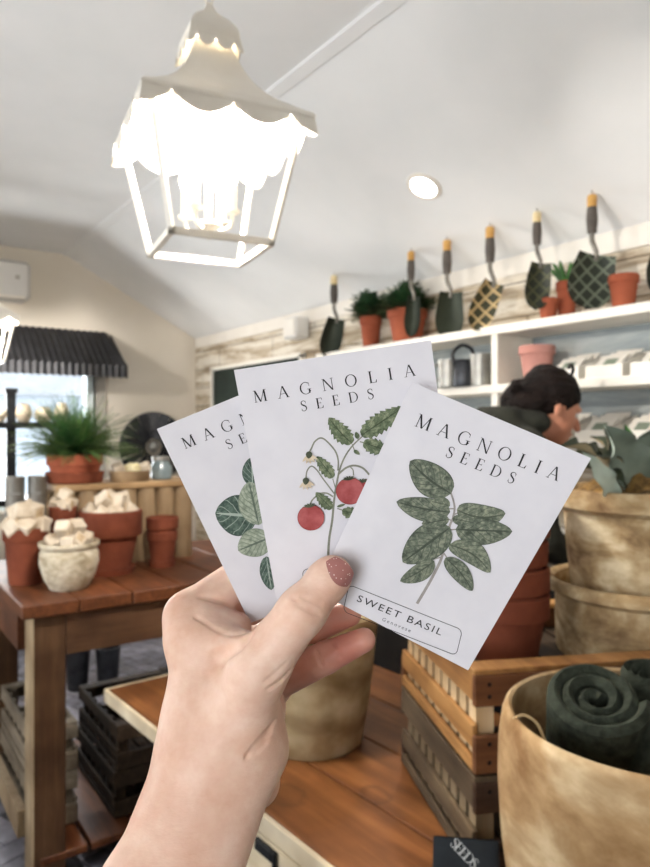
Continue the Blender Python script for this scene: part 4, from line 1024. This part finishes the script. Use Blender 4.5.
def word(b, txt, s0, s1, h, zf):
    s0 = V((*s0, 0)); s1 = V((*s1, 0)); d = (s1-s0); W = d.length; d.normalize(); u = V((-d.y, d.x, 0))
    tot = sum(GL[c][0] for c in txt)*h; gap = (W-tot)/(len(txt)-1); x = 0
    for c in txt:
        w, polys = GL[c]
        for pl in polys:
            q = [s0+d*(x+a*h)+u*(e*h) for a, e in pl]
            b.face([V((p.x/1000, p.y/1000, zf(p.x/1000, p.y/1000))) for p in q])
        x += w*h+gap
def fontmesh(txt, space=1.0):
    cu = bpy.data.curves.new('lettering_curve', 'FONT'); cu.body = txt; cu.space_character = space; cu.size = 1; cu.resolution_u = 4
    o = bpy.data.objects.new('lettering_curve', cu); C.objects.link(o)
    dg = bpy.context.evaluated_depsgraph_get(); me = o.evaluated_get(dg).to_mesh()
    vs = [v.co.copy() for v in me.vertices]; fs = [list(p.vertices) for p in me.polygons]
    o.evaluated_get(dg).to_mesh_clear(); bpy.data.objects.remove(o); bpy.data.curves.remove(cu); return vs, fs
def fword(b, txt, s0, s1, h, zf, space=1.2):
    vs, fs = fontmesh(txt, space); x0 = min(v.x for v in vs); x1 = max(v.x for v in vs); y0 = min(v.y for v in vs); y1 = max(v.y for v in vs)
    s0 = V((*s0, 0)); s1 = V((*s1, 0)); d = s1-s0; u = V((-d.y, d.x, 0)).normalized()
    nv = []
    for v in vs:
        p = s0+d*((v.x-x0)/(x1-x0))+u*h*((v.y-y0)/(y1-y0)); nv.append(b.bm.verts.new((p.x/1000, p.y/1000, zf(p.x/1000, p.y/1000))))
    for f in fs:
        try: b.bm.faces.new([nv[i] for i in f]).material_index = b.mi
        except ValueError: pass
def line(b, pts, w, zf, closed=False):
    p = [V((x, y, 0)) for x, y in pts]; n = len(p); L = []
    for i in range(n):
        a = p[(i-1) % n] if (closed or i) else p[i]; c = p[(i+1) % n] if (closed or i < n-1) else p[i]
        t = (c-a).normalized(); nn = V((-t.y, t.x, 0)); ww = w[i] if isinstance(w, list) else w
        L.append((p[i]+nn*ww/2, p[i]-nn*ww/2))
    for i in range(n if closed else n-1):
        q = [L[i][0], L[i][1], L[(i+1) % n][1], L[(i+1) % n][0]]
        b.face([V((k.x/1000, k.y/1000, zf(k.x/1000, k.y/1000))) for k in q])
def curve2(pts, n=8): return [tuple(q[:2]) for q in bez([(x, y, 0) for x, y in pts], n)]
def pleaf(b, base, tip, w1, w2, zf, mi, teeth=0, bend=0, pw=.8):
    b.mi = mi; a = V((*base, 0)); c = V((*tip, 0)); d = c-a; L = d.length; s = V((-d.y, d.x, 0)).normalized()
    def fn(u, v):
        x = 2*v-1; w = w1 if x > 0 else w2; pr = math.sin(PI*u**pw)**.62 if 0 < u < 1 else 0
        if teeth: pr *= 1-.34*((u*teeth) % 1)+.1
        p = a+d*u+s*(x*w*pr+bend*L*math.sin(PI*u)); p = p/1000
        return V((p.x, p.y, zf(p.x, p.y)))
    b.grid(fn, 44 if teeth else 22, 6, uv=True)
def disc(b, c, rx, ry, zf, mi, n=28):
    b.mi = mi; b.face([V(((c[0]+rx*math.cos(2*PI*i/n))/1000, (c[1]+ry*math.sin(2*PI*i/n))/1000, zf(c[0]/1000, c[1]/1000))) for i in range(n)])

def packet(label, mat3, t, corners, scale=1.0):
    m = CB @ (Matrix.Translation(V(t)*scale) @ Matrix(mat3).to_4x4()); m = Matrix.Translation(CAM) @ m
    o = thing('seed_packet', label, 'seed packet', group='seed packets held in the hand', mat=m)
    tl, tr, br, bl = [V((x*scale/1000, y*scale/1000, 0)) for x, y in corners]
    hw, hh = abs(tr.x), abs(tl.y)
    b = MB()
    def q(u, v): return (tl*(1-u)+tr*u)*(1-v)+(bl*(1-u)+br*u)*v
    def f(u, v, s):
        p = q(u, v); return V((p.x, p.y, s*(.0002+.0011*(1-(2*u-1)**4)*(1-(2*v-1)**4))))
    n = 14
    b.grid(lambda u, v: f(u, v, 1), n, n); b.grid(lambda u, v: f(u, v, -1), n, n)
    for (fa, k) in ((0, 0), (0, 1), (1, 0), (1, 1)):
        for i in range(n):
            A_ = (lambda t_, s: f(t_, k, s)) if fa == 0 else (lambda t_, s: f(k, t_, s))
            b.face((A_(i/n, 1), A_((i+1)/n, 1), A_((i+1)/n, -1), A_(i/n, -1)))
    bmesh.ops.remove_doubles(b.bm, verts=b.bm.verts[:], dist=1e-6)
    b.build('envelope', 'paper', o, True)
    def zf(k):
        def g(x, y):
            u = v = .5; p = V((x, y, 0))
            for _ in range(5):
                e = p-q(u, v); du = (tr-tl)*(1-v)+(br-bl)*v; dv = (bl-tl)*(1-u)+(br-tr)*u; dt = du.x*dv.y-du.y*dv.x
                u += (e.x*dv.y-e.y*dv.x)/dt; v += (du.x*e.y-du.y*e.x)/dt
            return .00034+.0011*max(0, 1-(2*u-1)**4)*max(0, 1-(2*v-1)**4)+k*.00006
        return g
    return o, zf
def title(o, zf, a0, a1, h1, b0, b1, h2):
    b = MB(); word(b, 'MAGNOLIA', a0, a1, h1, zf(0)); word(b, 'SEEDS', b0, b1, h2, zf(0)); b.build('printed_title', 'ink', o, normals=False)
def namebox(o, zf, c, txt=None, sub=None):
    b = MB(); c = [V((*p, 0)) for p in c]; pts = []
    for i in range(4):
        p, a, e = c[i], c[i-1], c[(i+1) % 4]; u = (a-p).normalized()*2.6; w = (e-p).normalized()*2.6
        for k in range(7):
            t = k/6; pts.append(tuple(((p+u)*(1-t)**2+(p+u*.12+w*.12)*2*t*(1-t)+(p+w)*t*t)[:2]))
        L = (e-p).length; dn = (e-p).normalized()
        for k in range(1, 9): pts.append(tuple((p+dn*(2.6+(L-5.2)*k/9))[:2]))
    line(b, pts, .32, zf(0), True)
    if txt: fword(b, txt[0], txt[1], txt[2], txt[3], zf(0), 1.25)
    if sub: b.mi = 1; fword(b, sub[0], sub[1], sub[2], sub[3], zf(0), 1.45)
    b.build('printed_name_box', ['ink', 'inkgrey'], o, normals=False)
# --- right packet: basil
pr, zr_ = packet('front white seed packet at right, printed with a basil sprig and the words sweet basil',
    [[.9044, .4254, -.0331], [-.425, .8916, -.1561], [-.0369, .1553, .9872]], (.0598, -.0486, -.3415),
    [(-47.2, 57.8), (47.1, 61.7), (44.0, -62.2), (-44.0, -57.8)])
title(pr, zr_, (-36.8, 39.3), (37.7, 44.7), 6.5, (-17.2, 32.2), (19.1, 34.1), 5.7)
namebox(pr, zr_, [(-30.6, -47.1), (31.2, -43.7), (34.8, -57.6), (-27.1, -61.4)], ('SWEET BASIL', (-23.5, -53.4), (22.7, -51.3), 3.7), ('Genovese', (-7.4, -57.2), (8.2, -56.6), 1.9))
b = MB(); PM = ['pbasil', 'pbasil2', 'pstem2', 'pstem']
b.mi = 2; line(b, curve2([(-6.1, 17.2), (-3, 14), (-.8, 10.6), (.5, 6), (.7, 2.7), (2.0, -4), (2.4, -7.6), (4.6, -14.4), (5.0, -26), (4.4, -41.1)]), [.9+.6*i/72 for i in range(73)], zr_(0))
for a, c in (((-1, 11), (-5.5, 8.8)), ((0, 8), (2, 10.5)), ((.4, 5), (-3, 5)), ((1, 0), (4.5, 2)), ((2, -5), (6, -6.2)), ((3.5, -11), (7, -13)), ((4.2, -14), (1, -17)), ((1.4, -1), (0, 1.6))): line(b, [a, c], .7, zr_(0))
for k, (ba, ti, w1, w2, mi, bend) in enumerate([((-5.9, 17.1), (-31.2, 23.0), 7.8, 8.6, 0, .05), ((-2.2, 8.6), (-28.2, 1.8), 6.4, 5.8, 0, .03), ((-3.7, 11.5), (-13.4, 9.3), 2.4, 3.4, 1, 0),
    ((.1, 11.0), (22.4, 19.6), 6.6, 7.2, 1, -.12), ((4.1, 1.9), (29.6, 13.0), 6.2, 7.6, 0, .0), ((.2, 6.1), (11.5, 9.0), 3.0, 2.8, 0, 0),
    ((1.2, 1.7), (-11.8, -24.6), 8.6, 9.4, 0, .0), ((-1.1, 5.2), (-12.2, -2.8), 3.3, 3.3, 0, 0), ((4.7, -6.4), (29.6, -10.4), 6.6, 5.0, 1, .10), ((6.1, -13.2), (26.0, -22.8), 4.6, 4.6, 0, .05), ((1.8, -17.1), (-8.6, -34.0), 5.2, 4.0, 1, .04)]):
    pleaf(b, ba, ti, w1, w2, zr_(1+k), mi, 0, bend)
b.build('printed_plant', PM, pr, normals=False)
# --- middle packet: tomatoes
pm, zm_ = packet('middle white seed packet of the three, printed with a red tomato vine',
    [[.9876, -.1562, -.0143], [.1531, .9798, -.1285], [.0341, .1247, .9916]], (.0133, -.0236, -.3504),
    [(-49.6, 62.4), (49.3, 61.7), (48.4, -62.1), (-48.1, -62.1)])
title(pm, zm_, (-42.0, 44.7), (39.4, 45.6), 5.9, (-19.6, 36.7), (17.6, 37.5), 5.2)
namebox(pm, zm_, [(-32.5, -44.3), (32.5, -44.3), (32.5, -58.6), (-32.5, -58.6)])
b = MB(); PM = ['ptom', 'pred', 'predd', 'pblush', 'pstem', 'pflower', 'pcalyx']; b.mi = 4
line(b, curve2([(-18.1, -39.5), (-16, -30), (-13.1, -21), (-10, -9), (-6.6, 1.2), (-4, 7), (-.8, 11.8), (3.4, 16), (8.5, 19.6), (16.5, 25.6)]), [1.25-.7*i/72 for i in range(73)], zm_(0))
line(b, curve2([(-9, -30), (-14, -37), (-15.5, -40)]), .35, zm_(0))
for cv, w in (([(-6.1, 4.3), (-5.2, 10), (-6.4, 15.4), (-11.1, 21.7), (-15, 21), (-17.6, 17.6), (-19.0, 15.7)], .8), ([(-9.5, -7.8), (-12, -3), (-14.3, 1.4), (-16.5, 6), (-19, 8.6), (-21.6, 6.5), (-22.8, 2.7)], .7),
    ([(-10.7, -8.6), (-13.5, -6.4), (-17, -6.1), (-21, -8.4), (-23, -11)], .8), ([(-6.4, 2.3), (-2, 5), (2.3, 5.6), (6.5, 3.6), (9.1, -.2)], 1.0), ([(0, 5.5), (1.4, 3.5), (1.2, .6)], .6), ([(-9.5, -15), (-6.8, -16.4)], .6), ([(-8.6, -6), (-9.4, .6)], .5), ([(3.0, 16.6), (3.6, 13.4)], .5), ([(6.2, 17.8), (6.3, 19)], .5), ([(7, 17.2), (8.6, 16.5)], .6)):
    c = curve2(cv); line(b, c, w, zm_(0))
for k, (ba, ti, w1, w2, te, bend) in enumerate([((8.1, 20.2), (31.4, 31.2), 5.2, 5.2, 9, 0), ((3.0, 16.9), (-6.6, 31.6), 4.6, 4.6, 7, .03), ((-9.2, 1.1), (-15.6, 13.2), 3.4, 3.4, 6, 0), ((-12.2, -14.7), (-19, -5), 3.3, 3.0, 6, 0), ((8.6, 16.5), (21.5, 9.8), 4.0, 4.2, 6, 0), ((-7.3, -16.6), (3.5, -20), 2.8, 3.6, 5, 0), ((3.4, 13.4), (6.0, 10.8), 1.0, 1.0, 0, 0), ((6.4, 18.9), (5.7, 22.5), 1.2, 1.2, 0, 0), ((-9.5, -14), (-5, -13.3), .7, .7, 0, 0)]):
    pleaf(b, ba, ti, w1, w2, zm_(1+k), 0, te, bend, .75)
for c, r, mi in (((7.0, -9.0), 6.6, 2), ((-1.7, -6.9), 6.9, 1), ((-23.5, -17.5), 6.6, 1)):
    k = {7.0: 10, -1.7: 12, -23.5: 14}[c[0]]
    disc(b, c, r+.25, r*.98+.25, zm_(k), 2, 36); disc(b, c, r, r*.97, zm_(k+.5), mi, 36)
    b.mi = 6
    for q in range(6):
        a = PI*(.05+.18*q); p0 = (c[0]+(.3 if mi == 1 else -2), c[1]+r*.86); ln = 3.8
        line(b, [p0, (p0[0]+ln*math.cos(a)*.6, p0[1]+ln*math.sin(a)*.35+.2), (p0[0]+ln*math.cos(a), p0[1]+ln*math.sin(a)*.5)], [1.0, .8, .1], zm_(k+1.2))
for (x, y) in ((-19.2, 15.2), (-22.9, 2.2)):
    for q in range(5):
        a = -PI/2+(q-2)*.42; pleaf(b, (x, y-.6), (x+5.2*math.cos(a), y+5.2*math.sin(a)), .75, .75, zm_(15+.2*q), 5)
    pleaf(b, (x+.4, y+1.2), (x-.6, y-2.4), 1.6, 1.6, zm_(16.5), 6)
b.build('printed_plant', PM, pm, normals=False)
# --- left packet: leafy greens
SCL = .96
pl, zl_ = packet('rear white seed packet at left, printed with dark veined round leaves',
    [[.9252, -.3794, .0055], [.3704, .9, -.2296], [.0821, .2145, .9733]], (-.0207, -.0367, -.3778),
    [(-49.4, 61.7), (49.4, 61.7), (49.2, -61.7), (-49.3, -61.7)], SCL)
sc_ = lambda p: (p[0]*SCL, p[1]*SCL)
title(pl, zl_, sc_((-39.8, 46.0)), sc_((39.4, 46.4)), 6.2*SCL, sc_((-18.6, 37)), sc_((18.6, 37.2)), 5.4*SCL)
b = MB(); b.mi = 2; line(b, curve2([sc_(p) for p in ((-12, 8), (-16, -8), (-18, -22), (-22, -40))]), 1.2, zl_(0))
for k, (ba, ti, w1, w2, mi, bend) in enumerate([((-14.7, 13.0), (-8.5, 28.5), 5.5, 5.0, 0, 0), ((-19, -3.5), (-40, 6.8), 12.5, 11.5, 0, .0), ((-20.5, -8.5), (-15.5, 16.5), 8.6, 8.5, 1, 0), ((-8, -2), (-19, -5), 5, 6, 1, 0), ((-16.5, -17.5), (-37.2, -18.0), 8.0, 8.8, 1, 0), ((-24, -27), (-29.5, -47), 4.2, 5.0, 0, 0), ((-2, -10), (14, 8), 9, 9, 0, 0), ((0, 2), (10, 24), 8, 8, 1, 0), ((-4, -18), (16, -22), 8, 8, 0, 0)]):
    pleaf(b, sc_(ba), sc_(ti), w1*SCL, w2*SCL, zl_(1+k), mi, 0, bend, .9)
b.build('printed_plant', ['pspin', 'pspin2', 'pstem'], pl, normals=False)
# lettering on the navy bag
b = MB()
R3 = Matrix.Rotation(math.radians(-38), 3, 'Z')
def zb_(x, y): return 0
word(b, 'SEEDS', (-26, -6), (26, -6), 16, zb_)
bmesh.ops.transform(b.bm, matrix=Matrix.Translation((-.004, -.0275, .150)) @ Matrix.Rotation(PI/2, 4, 'X') @ Matrix.Rotation(math.radians(-42), 4, 'Z'), verts=b.bm.verts[:])
for v in b.bm.verts: v.co.y = -(.026*(1-.93*max(0, min(1, v.co.z/.172))**1.5))-.0012
b.build('printed_lettering', 'lettering', BAG, normals=False)

# ================================================================== the hand holding the packets
AN = V((-.05, -.16, -.35))
def H(px, py, d): return np.array(((px-325)/FP*d-AN.x, (430-py)/FP*d-AN.y, -d-AN.z))
def hr(px, d): return px*d/FP
s = SDF((-.085, -.165, -.115), (.095, .118, .06), .00095)
def cn(a, b_, k=.006, **kw): s.cone(H(*a[:3]), H(*b_[:3]), hr(a[3], a[2]), hr(b_[3], b_[2]), k, **kw)
prp = (.96, -.28, 0)
cn((100, 1090, .315, 50), (165, 905, .325, 47), .012, flat=(prp, 1.38))
cn((165, 905, .325, 47), (224, 745, .352, 43), .012, flat=(prp, 1.38))
cn((224, 745, .352, 43), (226, 715, .357, 41), .012, flat=((1, 0, 0), 1.32))
cn((210, 740, .352, 38), (195, 640, .366, 27), .012)               # index metacarpal
cn((220, 740, .365, 38), (200, 662, .386, 26), .012)
cn((232, 745, .372, 36), (215, 690, .396, 25), .012)
cn((246, 765, .374, 28), (238, 715, .402, 24), .010)               # heel of the palm
cn((254, 782, .370, 26), (265, 706, .388, 21), .004)
cn((222, 690, .362, 32), (215, 660, .368, 26), .012)
cn((234, 738, .350, 33), (258, 668, .337, 29.5), .012)               # thumb metacarpal
cn((258, 668, .337, 29.5), (302, 611, .334, 23), .006)
cn((302, 611, .334, 23.5), (333, 574.5, .338, 19), .005)
s.ell(H(327, 581, .339), (hr(21, .338), hr(21, .338), hr(19, .338)), .004)
cn((193, 637, .366, 27), (190, 617, .374, 25), .008)               # index knuckle and finger
cn((190, 617, .374, 25), (256, 568, .396, 20), .005)
cn((256, 568, .396, 19), (308, 556, .400, 17), .004)
cn((308, 556, .400, 17), (342, 566, .392, 14.5), .004)
cn((203, 614, .366, 12), (236, 627, .372, 15.5), .0035)              # roll of flesh between index finger and thumb
cn((222, 608, .384, 12), (252, 613, .394, 12), .004)
cn((205, 640, .362, 20), (240, 650, .352, 20), .010)
cn((200, 662, .386, 25), (262, 640, .413, 18), .005)               # middle finger
cn((262, 640, .413, 17.5), (318, 625, .406, 15.5), .0015)
cn((318, 625, .406, 15.5), (349, 614, .400, 12.5), .0015)
cn((216, 690, .396, 24), (278, 680, .412, 19), .005)               # ring finger
cn((278, 680, .412, 18.5), (326, 657.5, .396, 16), .0012)
cn((326, 657.5, .396, 16), (363.5, 640, .386, 12), .0012)
cn((238, 715, .400, 22), (262, 700, .432, 16), .006)               # little finger, curled into the palm
cn((262, 700, .432, 16), (276, 690, .424, 14), .003)
cn((276, 690, .424, 14), (268, 704, .414, 12), .003)
def crease(pts, r, k=.0011, zoff=0):
    q = bez(pts, 5)
    for a, c in zip(q, q[1:]): s.cone(np.array(a), np.array(c), r, r, k, sub=True)
def HS(px, py):                                    # the skin surface seen at a pixel, found by marching through the field
    for i in range(320):
        d = .300+.0005*i; p = H(px, py, d); ix = np.round((p-s.lo)/s.h).astype(int)
        if (ix >= 0).all() and (ix < s.n).all() and s.D[tuple(ix)] < .0003: return V(p)
    return V(H(px, py, .36))
def skincrease(pp, r=.0009, lift=.0003):
    crease([HS(x, y)+V((0, 0, lift)) for x, y in pp], r)
skincrease([(199, 596), (215, 600), (232, 606), (243, 613)], .0013)
skincrease([(196, 617), (206, 622), (216, 629), (232, 634), (243, 632)], .0010)
crease([HS(x, y)+V((0, 0, .0012)) for x, y in ((214, 660), (224, 652), (236, 643), (246, 634))], .0022, .005)
for pp in ([(293, 598), (301, 602), (312, 609), (320, 616)], [(296, 604), (304, 608), (315, 615)], [(300, 596), (309, 600), (322, 606)]): skincrease(pp, .0007)
for pp in ([(287, 664), (276, 674), (264, 683)], [(290, 671), (280, 682), (268, 690)], [(276, 720), (262, 737), (250, 752)], [(272, 730), (258, 746), (246, 757)], [(268, 741), (255, 754)]): skincrease(pp, .0009)
for pp in ([(315, 649), (319, 657), (322, 667)], [(334, 642), (338, 650), (339, 658)]): skincrease(pp, .0008)
me = s.mesh('hand')
co = np.empty(len(me.vertices)*3, np.float32); me.vertices.foreach_get('co', co); co = co.reshape(-1, 3)
fl = np.zeros(len(co), np.float32)
def flush_shade(px, py, d, r, amt):
    global fl
    q = np.linalg.norm(co-H(px, py, d), axis=1); fl = np.maximum(fl, np.minimum(1, amt*np.clip(1-q/r, 0, 1)))
flush_shade(350, 646, .39, .036, 1.1); flush_shade(306, 664, .40, .03, .85); flush_shade(340, 618, .402, .03, 1.0); flush_shade(300, 632, .41, .03, .9); flush_shade(240, 614, .378, .016, .55); flush_shade(342, 570, .338, .014, .35); flush_shade(318, 604, .33, .012, .2); flush_shade(245, 640, .36, .012, .3)
at = me.attributes.new('flush_shade', 'FLOAT', 'POINT'); at.data.foreach_set('value', fl)
me.materials.append(M['skin'])
hand = bpy.data.objects.new('hand', me); C.objects.link(hand)
hand.matrix_world = Matrix.Translation(CAM) @ CB @ Matrix.Translation(AN)
tag(hand, 'bare left hand and forearm of a person, holding up the three white seed packets', 'hand')
sl = MB(); pth = bez([V(H(135, 985, .319)), V(H(112, 1060, .314)), V(H(70, 1180, .29)), V((-.16, -.40, -.12))-AN, V((-.15, -.42, .06))-AN], 8)
sl.tube(pth, [.036+.014*min(1, i/12) for i in range(len(pth))], 24, False); sl.tube(pth, [.033+.014*min(1, i/12) for i in range(len(pth))], 24, False)
sl.build('sleeve', 'denim', hand, True)
# thumbnail with glitter polish
c0_ = V(H(302, 611, .334)); c1_ = V(H(333, 574.5, .338)); ax_ = (c1_-c0_).normalized()
nn = V((.02, .0, 1)); nn = (nn-ax_*nn.dot(ax_)).normalized(); sd = ax_.cross(nn)
b = MB(); cen = V(H(334.5, 573.8, .338)); rn = .0098
def nl(u, v, off=0):
    x, y = 2*u-1, 2*v-1
    x, y = x*math.sqrt(1-y*y*.32), y*math.sqrt(1-x*x*.30)
    th = x*1.0; r = rn+off-.0016*max(0, y)**2-.0004*max(0, -y)
    return cen+ax_*(y*.0074)+(sd*math.sin(th)*.96+nn*math.cos(th))*r
b.grid(lambda u, v: nl(u, v), 16, 16); b.grid(lambda u, v: nl(u, v, -.0012), 16, 16)
n_ = 16
for i in range(n_):
    for e in (0, 1):
        b.face((nl(i/n_, e), nl((i+1)/n_, e), nl((i+1)/n_, e, -.0012), nl(i/n_, e, -.0012)))
        b.face((nl(e, i/n_), nl(e, (i+1)/n_), nl(e, (i+1)/n_, -.0012), nl(e, i/n_, -.0012)))
bmesh.ops.remove_doubles(b.bm, verts=b.bm.verts[:], dist=1e-6)
o = b.build('thumbnail', 'nailp', hand, True); o['label'] = 'thumbnail with glittery dusty pink polish'

# ================================================================== the woman at the shelves
yw = math.radians(62); fw = V((math.cos(yw), math.sin(yw), 0)); hc = P(551, 408, 2.40); O = hc-fw*.30; O.z = 0
HZ = hc.z; pit = Matrix.Rotation(math.radians(20), 3, 'Y')
def hp(x, y, z): return np.array(V((.30, 0, HZ))+pit @ V((x, y, z)))
s = SDF((-.28, -.34, -.02), (.52, .34, HZ+.17), .0062)
for sy in (1, -1):
    s.cone((.0, sy*.09, .93), (.02, sy*.09, .5), .085, .056, .03); s.cone((.02, sy*.09, .5), (-.02, sy*.09, .09), .054, .036, .02)
    s.cone((-.02, sy*.09, .06), (.13, sy*.10, .03), .038, .03, .02)
    s.cone((.13, sy*.17, 1.42), (.17, sy*.21, 1.15), .05, .038, .02); s.cone((.17, sy*.21, 1.15), (.36, sy*.17, 1.06), .037, .026, .015)
    s.ell((.405, sy*.165, 1.055), (.045, .018, .036), .01)
    for q in range(4):
        zz = 1.08-.018*q; l = (.06, .07, .065, .05)[q]; s.cone((.44, sy*.165, zz), (.44+l*.55, sy*.16, zz-.012), .009, .008, .004); s.cone((.44+l*.55, sy*.16, zz-.012), (.44+l*.8, sy*.15, zz-.04), .008, .0065, .004)
    s.cone((.39, sy*.15, 1.085), (.44, sy*.13, 1.09), .011, .009, .004)
s.cone((0, 0, .98), (.06, 0, 1.15), .125, .105, .05); s.cone((.06, 0, 1.15), (.14, 0, 1.38), .105, .11, .05)
s.cone((.14, .12, 1.42), (.14, -.12, 1.42), .065, .065, .03)
s.cone((.17, 0, 1.43), hp(-.03, 0, -.05), .055, .052, .02)
s.ell(hp(-.012, 0, .035), (.097, .075, .088), .02, rot=pit); s.ell(hp(.035, 0, -.03), (.06, .058, .085), .02, rot=pit)
s.cone(hp(.02, 0, -.075), hp(.078, 0, -.1), .04, .02, .02); s.cone(hp(.088, 0, .01), hp(.115, 0, -.036), .008, .0125, .008)
s.ell(hp(.09, 0, -.064), (.013, .022, .0075), .005, rot=pit); s.ell(hp(.087, 0, -.077), (.012, .02, .007), .005, rot=pit)
s.ell(hp(.08, 0, .022), (.02, .05, .011), .012, rot=pit)
for sy in (1, -1):
    s.ell(hp(.094, sy*.031, .002), (.012, .016, .010), .006, sub=True, rot=pit)
    s.ell(hp(-.008, sy*.078, -.012), (.014, .007, .024), .005, rot=pit); s.ell(hp(-.002, sy*.085, -.010), (.006, .004, .012), .003, sub=True, rot=pit)
me = s.mesh('person'); me.materials.append(M['skin2'])
pn = bpy.data.objects.new('person', me); C.objects.link(pn); pn.location = O; pn.rotation_euler = (0, 0, yw)
tag(pn, 'dark haired person in a dark olive jacket bending in profile at the shelves', 'person')
def part(s_, name, mat):
    m_ = s_.mesh(name); m_.materials.append(M[mat]); o = bpy.data.objects.new(name, m_); C.objects.link(o); o.parent = pn; return o
s = SDF((-.0, -.14, HZ-.17), (.46, .14, HZ+.18), .0045)
s.ell(hp(-.02, 0, .045), (.105, .086, .094), .01, rot=pit); s.ell(hp(-.085, 0, -.02), (.066, .070, .085), .03, rot=pit)
s.ell(hp(-.115, 0, -.02), (.06, .066, .06), .04, rot=pit); s.ell(hp(-.055, 0, .085), (.055, .06, .05), .02, rot=pit)
s.ell(hp(.10, 0, -.035), (.085, .11, .085), .012, sub=True, rot=pit)
for sy in (1, -1): s.ell(hp(.012, sy*.085, -.045), (.036, .035, .055), .012, sub=True, rot=pit)
for k in range(7):
    a = k*.9; s.ell(hp(-.13+.035*math.cos(a), .045*math.sin(a*1.7), -.01+.045*math.sin(a)), (.024, .02, .02), .008, rot=pit)
hairm = part(s, 'hair', 'hair').data
for v in hairm.vertices:
    q = v.co; v.co = q+v.normal*(.0055*noise.noise(V((q.x*22, q.y*60, q.z*42)))+.003*noise.noise(V((q.x*60, q.y*160, q.z*110))))
b = MB(); b.tube(bez([V(hp(.0, -.03, .145)), V(hp(.012, -.01, .165)), V(hp(.03, .0, .155)), V(hp(.04, .02, .135))], 6), .006, 8); b.build('hair_clip', 'black', pn, True)
for sy in (1, -1):
    e = MB(); c = V(hp(.077, sy*.031, .0)); e.sphere(c, .0115, seg=14); e.mi = 1; e.sphere(c+pit @ V((.0075, 0, -.003)), .0052, seg=10); e.build('eye', ['eyewhite', 'eyedark'], pn, True)
s = SDF((-.22, -.33, .78), (.42, .33, HZ+.0), .0065)
s.cone((-.01, 0, .9), (.05, 0, 1.15), .15, .135, .05); s.cone((.05, 0, 1.15), (.13, 0, 1.39), .135, .135, .05)
s.cone((.135, .13, 1.43), (.135, -.13, 1.43), .085, .085, .04)
for sy in (1, -1):
    s.cone((.135, sy*.175, 1.42), (.17, sy*.215, 1.15), .075, .058, .03); s.cone((.17, sy*.215, 1.15), (.35, sy*.172, 1.065), .056, .042, .02)
s.ell((.09, -.01, 1.50), (.10, .14, .085), .02); s.ell((.085, -.05, 1.545), (.075, .085, .05), .012)
s.ell((.19, 0, 1.525), (.10, .115, .055), .03)
s.cone((.13, -.1, 1.50), (.05, -.04, 1.44), .006, .012, .012, sub=True)
s.cone((.0, 0, .80), (.0, 0, .84), .2, .2, .01, sub=True)
s.ell(hp(-.0, 0, -.05), (.062, .066, .10), .012, sub=True, rot=pit)
part(s, 'jacket', 'jacket')
s = SDF((-.2, -.22, .0), (.2, .22, 1.0), .008)
for sy in (1, -1): s.cone((.0, sy*.09, .93), (.02, sy*.09, .5), .102, .075, .03); s.cone((.02, sy*.09, .5), (-.015, sy*.09, .11), .074, .06, .02)
s.cone((0, 0, .9), (0, 0, .96), .13, .13, .03)
part(s, 'trousers', 'denim')

# ================================================================== light
w = bpy.data.worlds.new('daylight'); S.world = w; w.use_nodes = True
bg = w.node_tree.nodes['Background']; bg.inputs[0].default_value = (.93, .97, 1.0, 1); bg.inputs[1].default_value = 2.6
def win(loc, rot, sx, sy, power, color=(.95, .98, 1)):
    d = bpy.data.lights.new('window_daylight', 'AREA'); d.shape = 'RECTANGLE'; d.size = sx; d.size_y = sy; d.energy = power; d.color = color
    o = bpy.data.objects.new('window_daylight', d); C.objects.link(o); o.location = loc; o.rotation_euler = rot
win((1.0, YS-.14, 1.45), (PI/2, 0, 0), 1.8, 1.3, 38); win((-2.0, YS-.16, 1.5), (PI/2+.7, 0, 0), 1.7, 1.0, 24)  # second lamp is added, tilted up to brighten the ceiling
win((XE-.14, .75, 1.5), (PI/2+.25, 0, -PI/2), 1.7, 1.1, 60)
vs_ = S.view_settings; S.display_settings.display_device = 'sRGB'
vs_.view_transform = 'Standard'; vs_.look = 'None'; vs_.gamma = 1; vs_.use_curve_mapping = False; vs_.exposure = .38
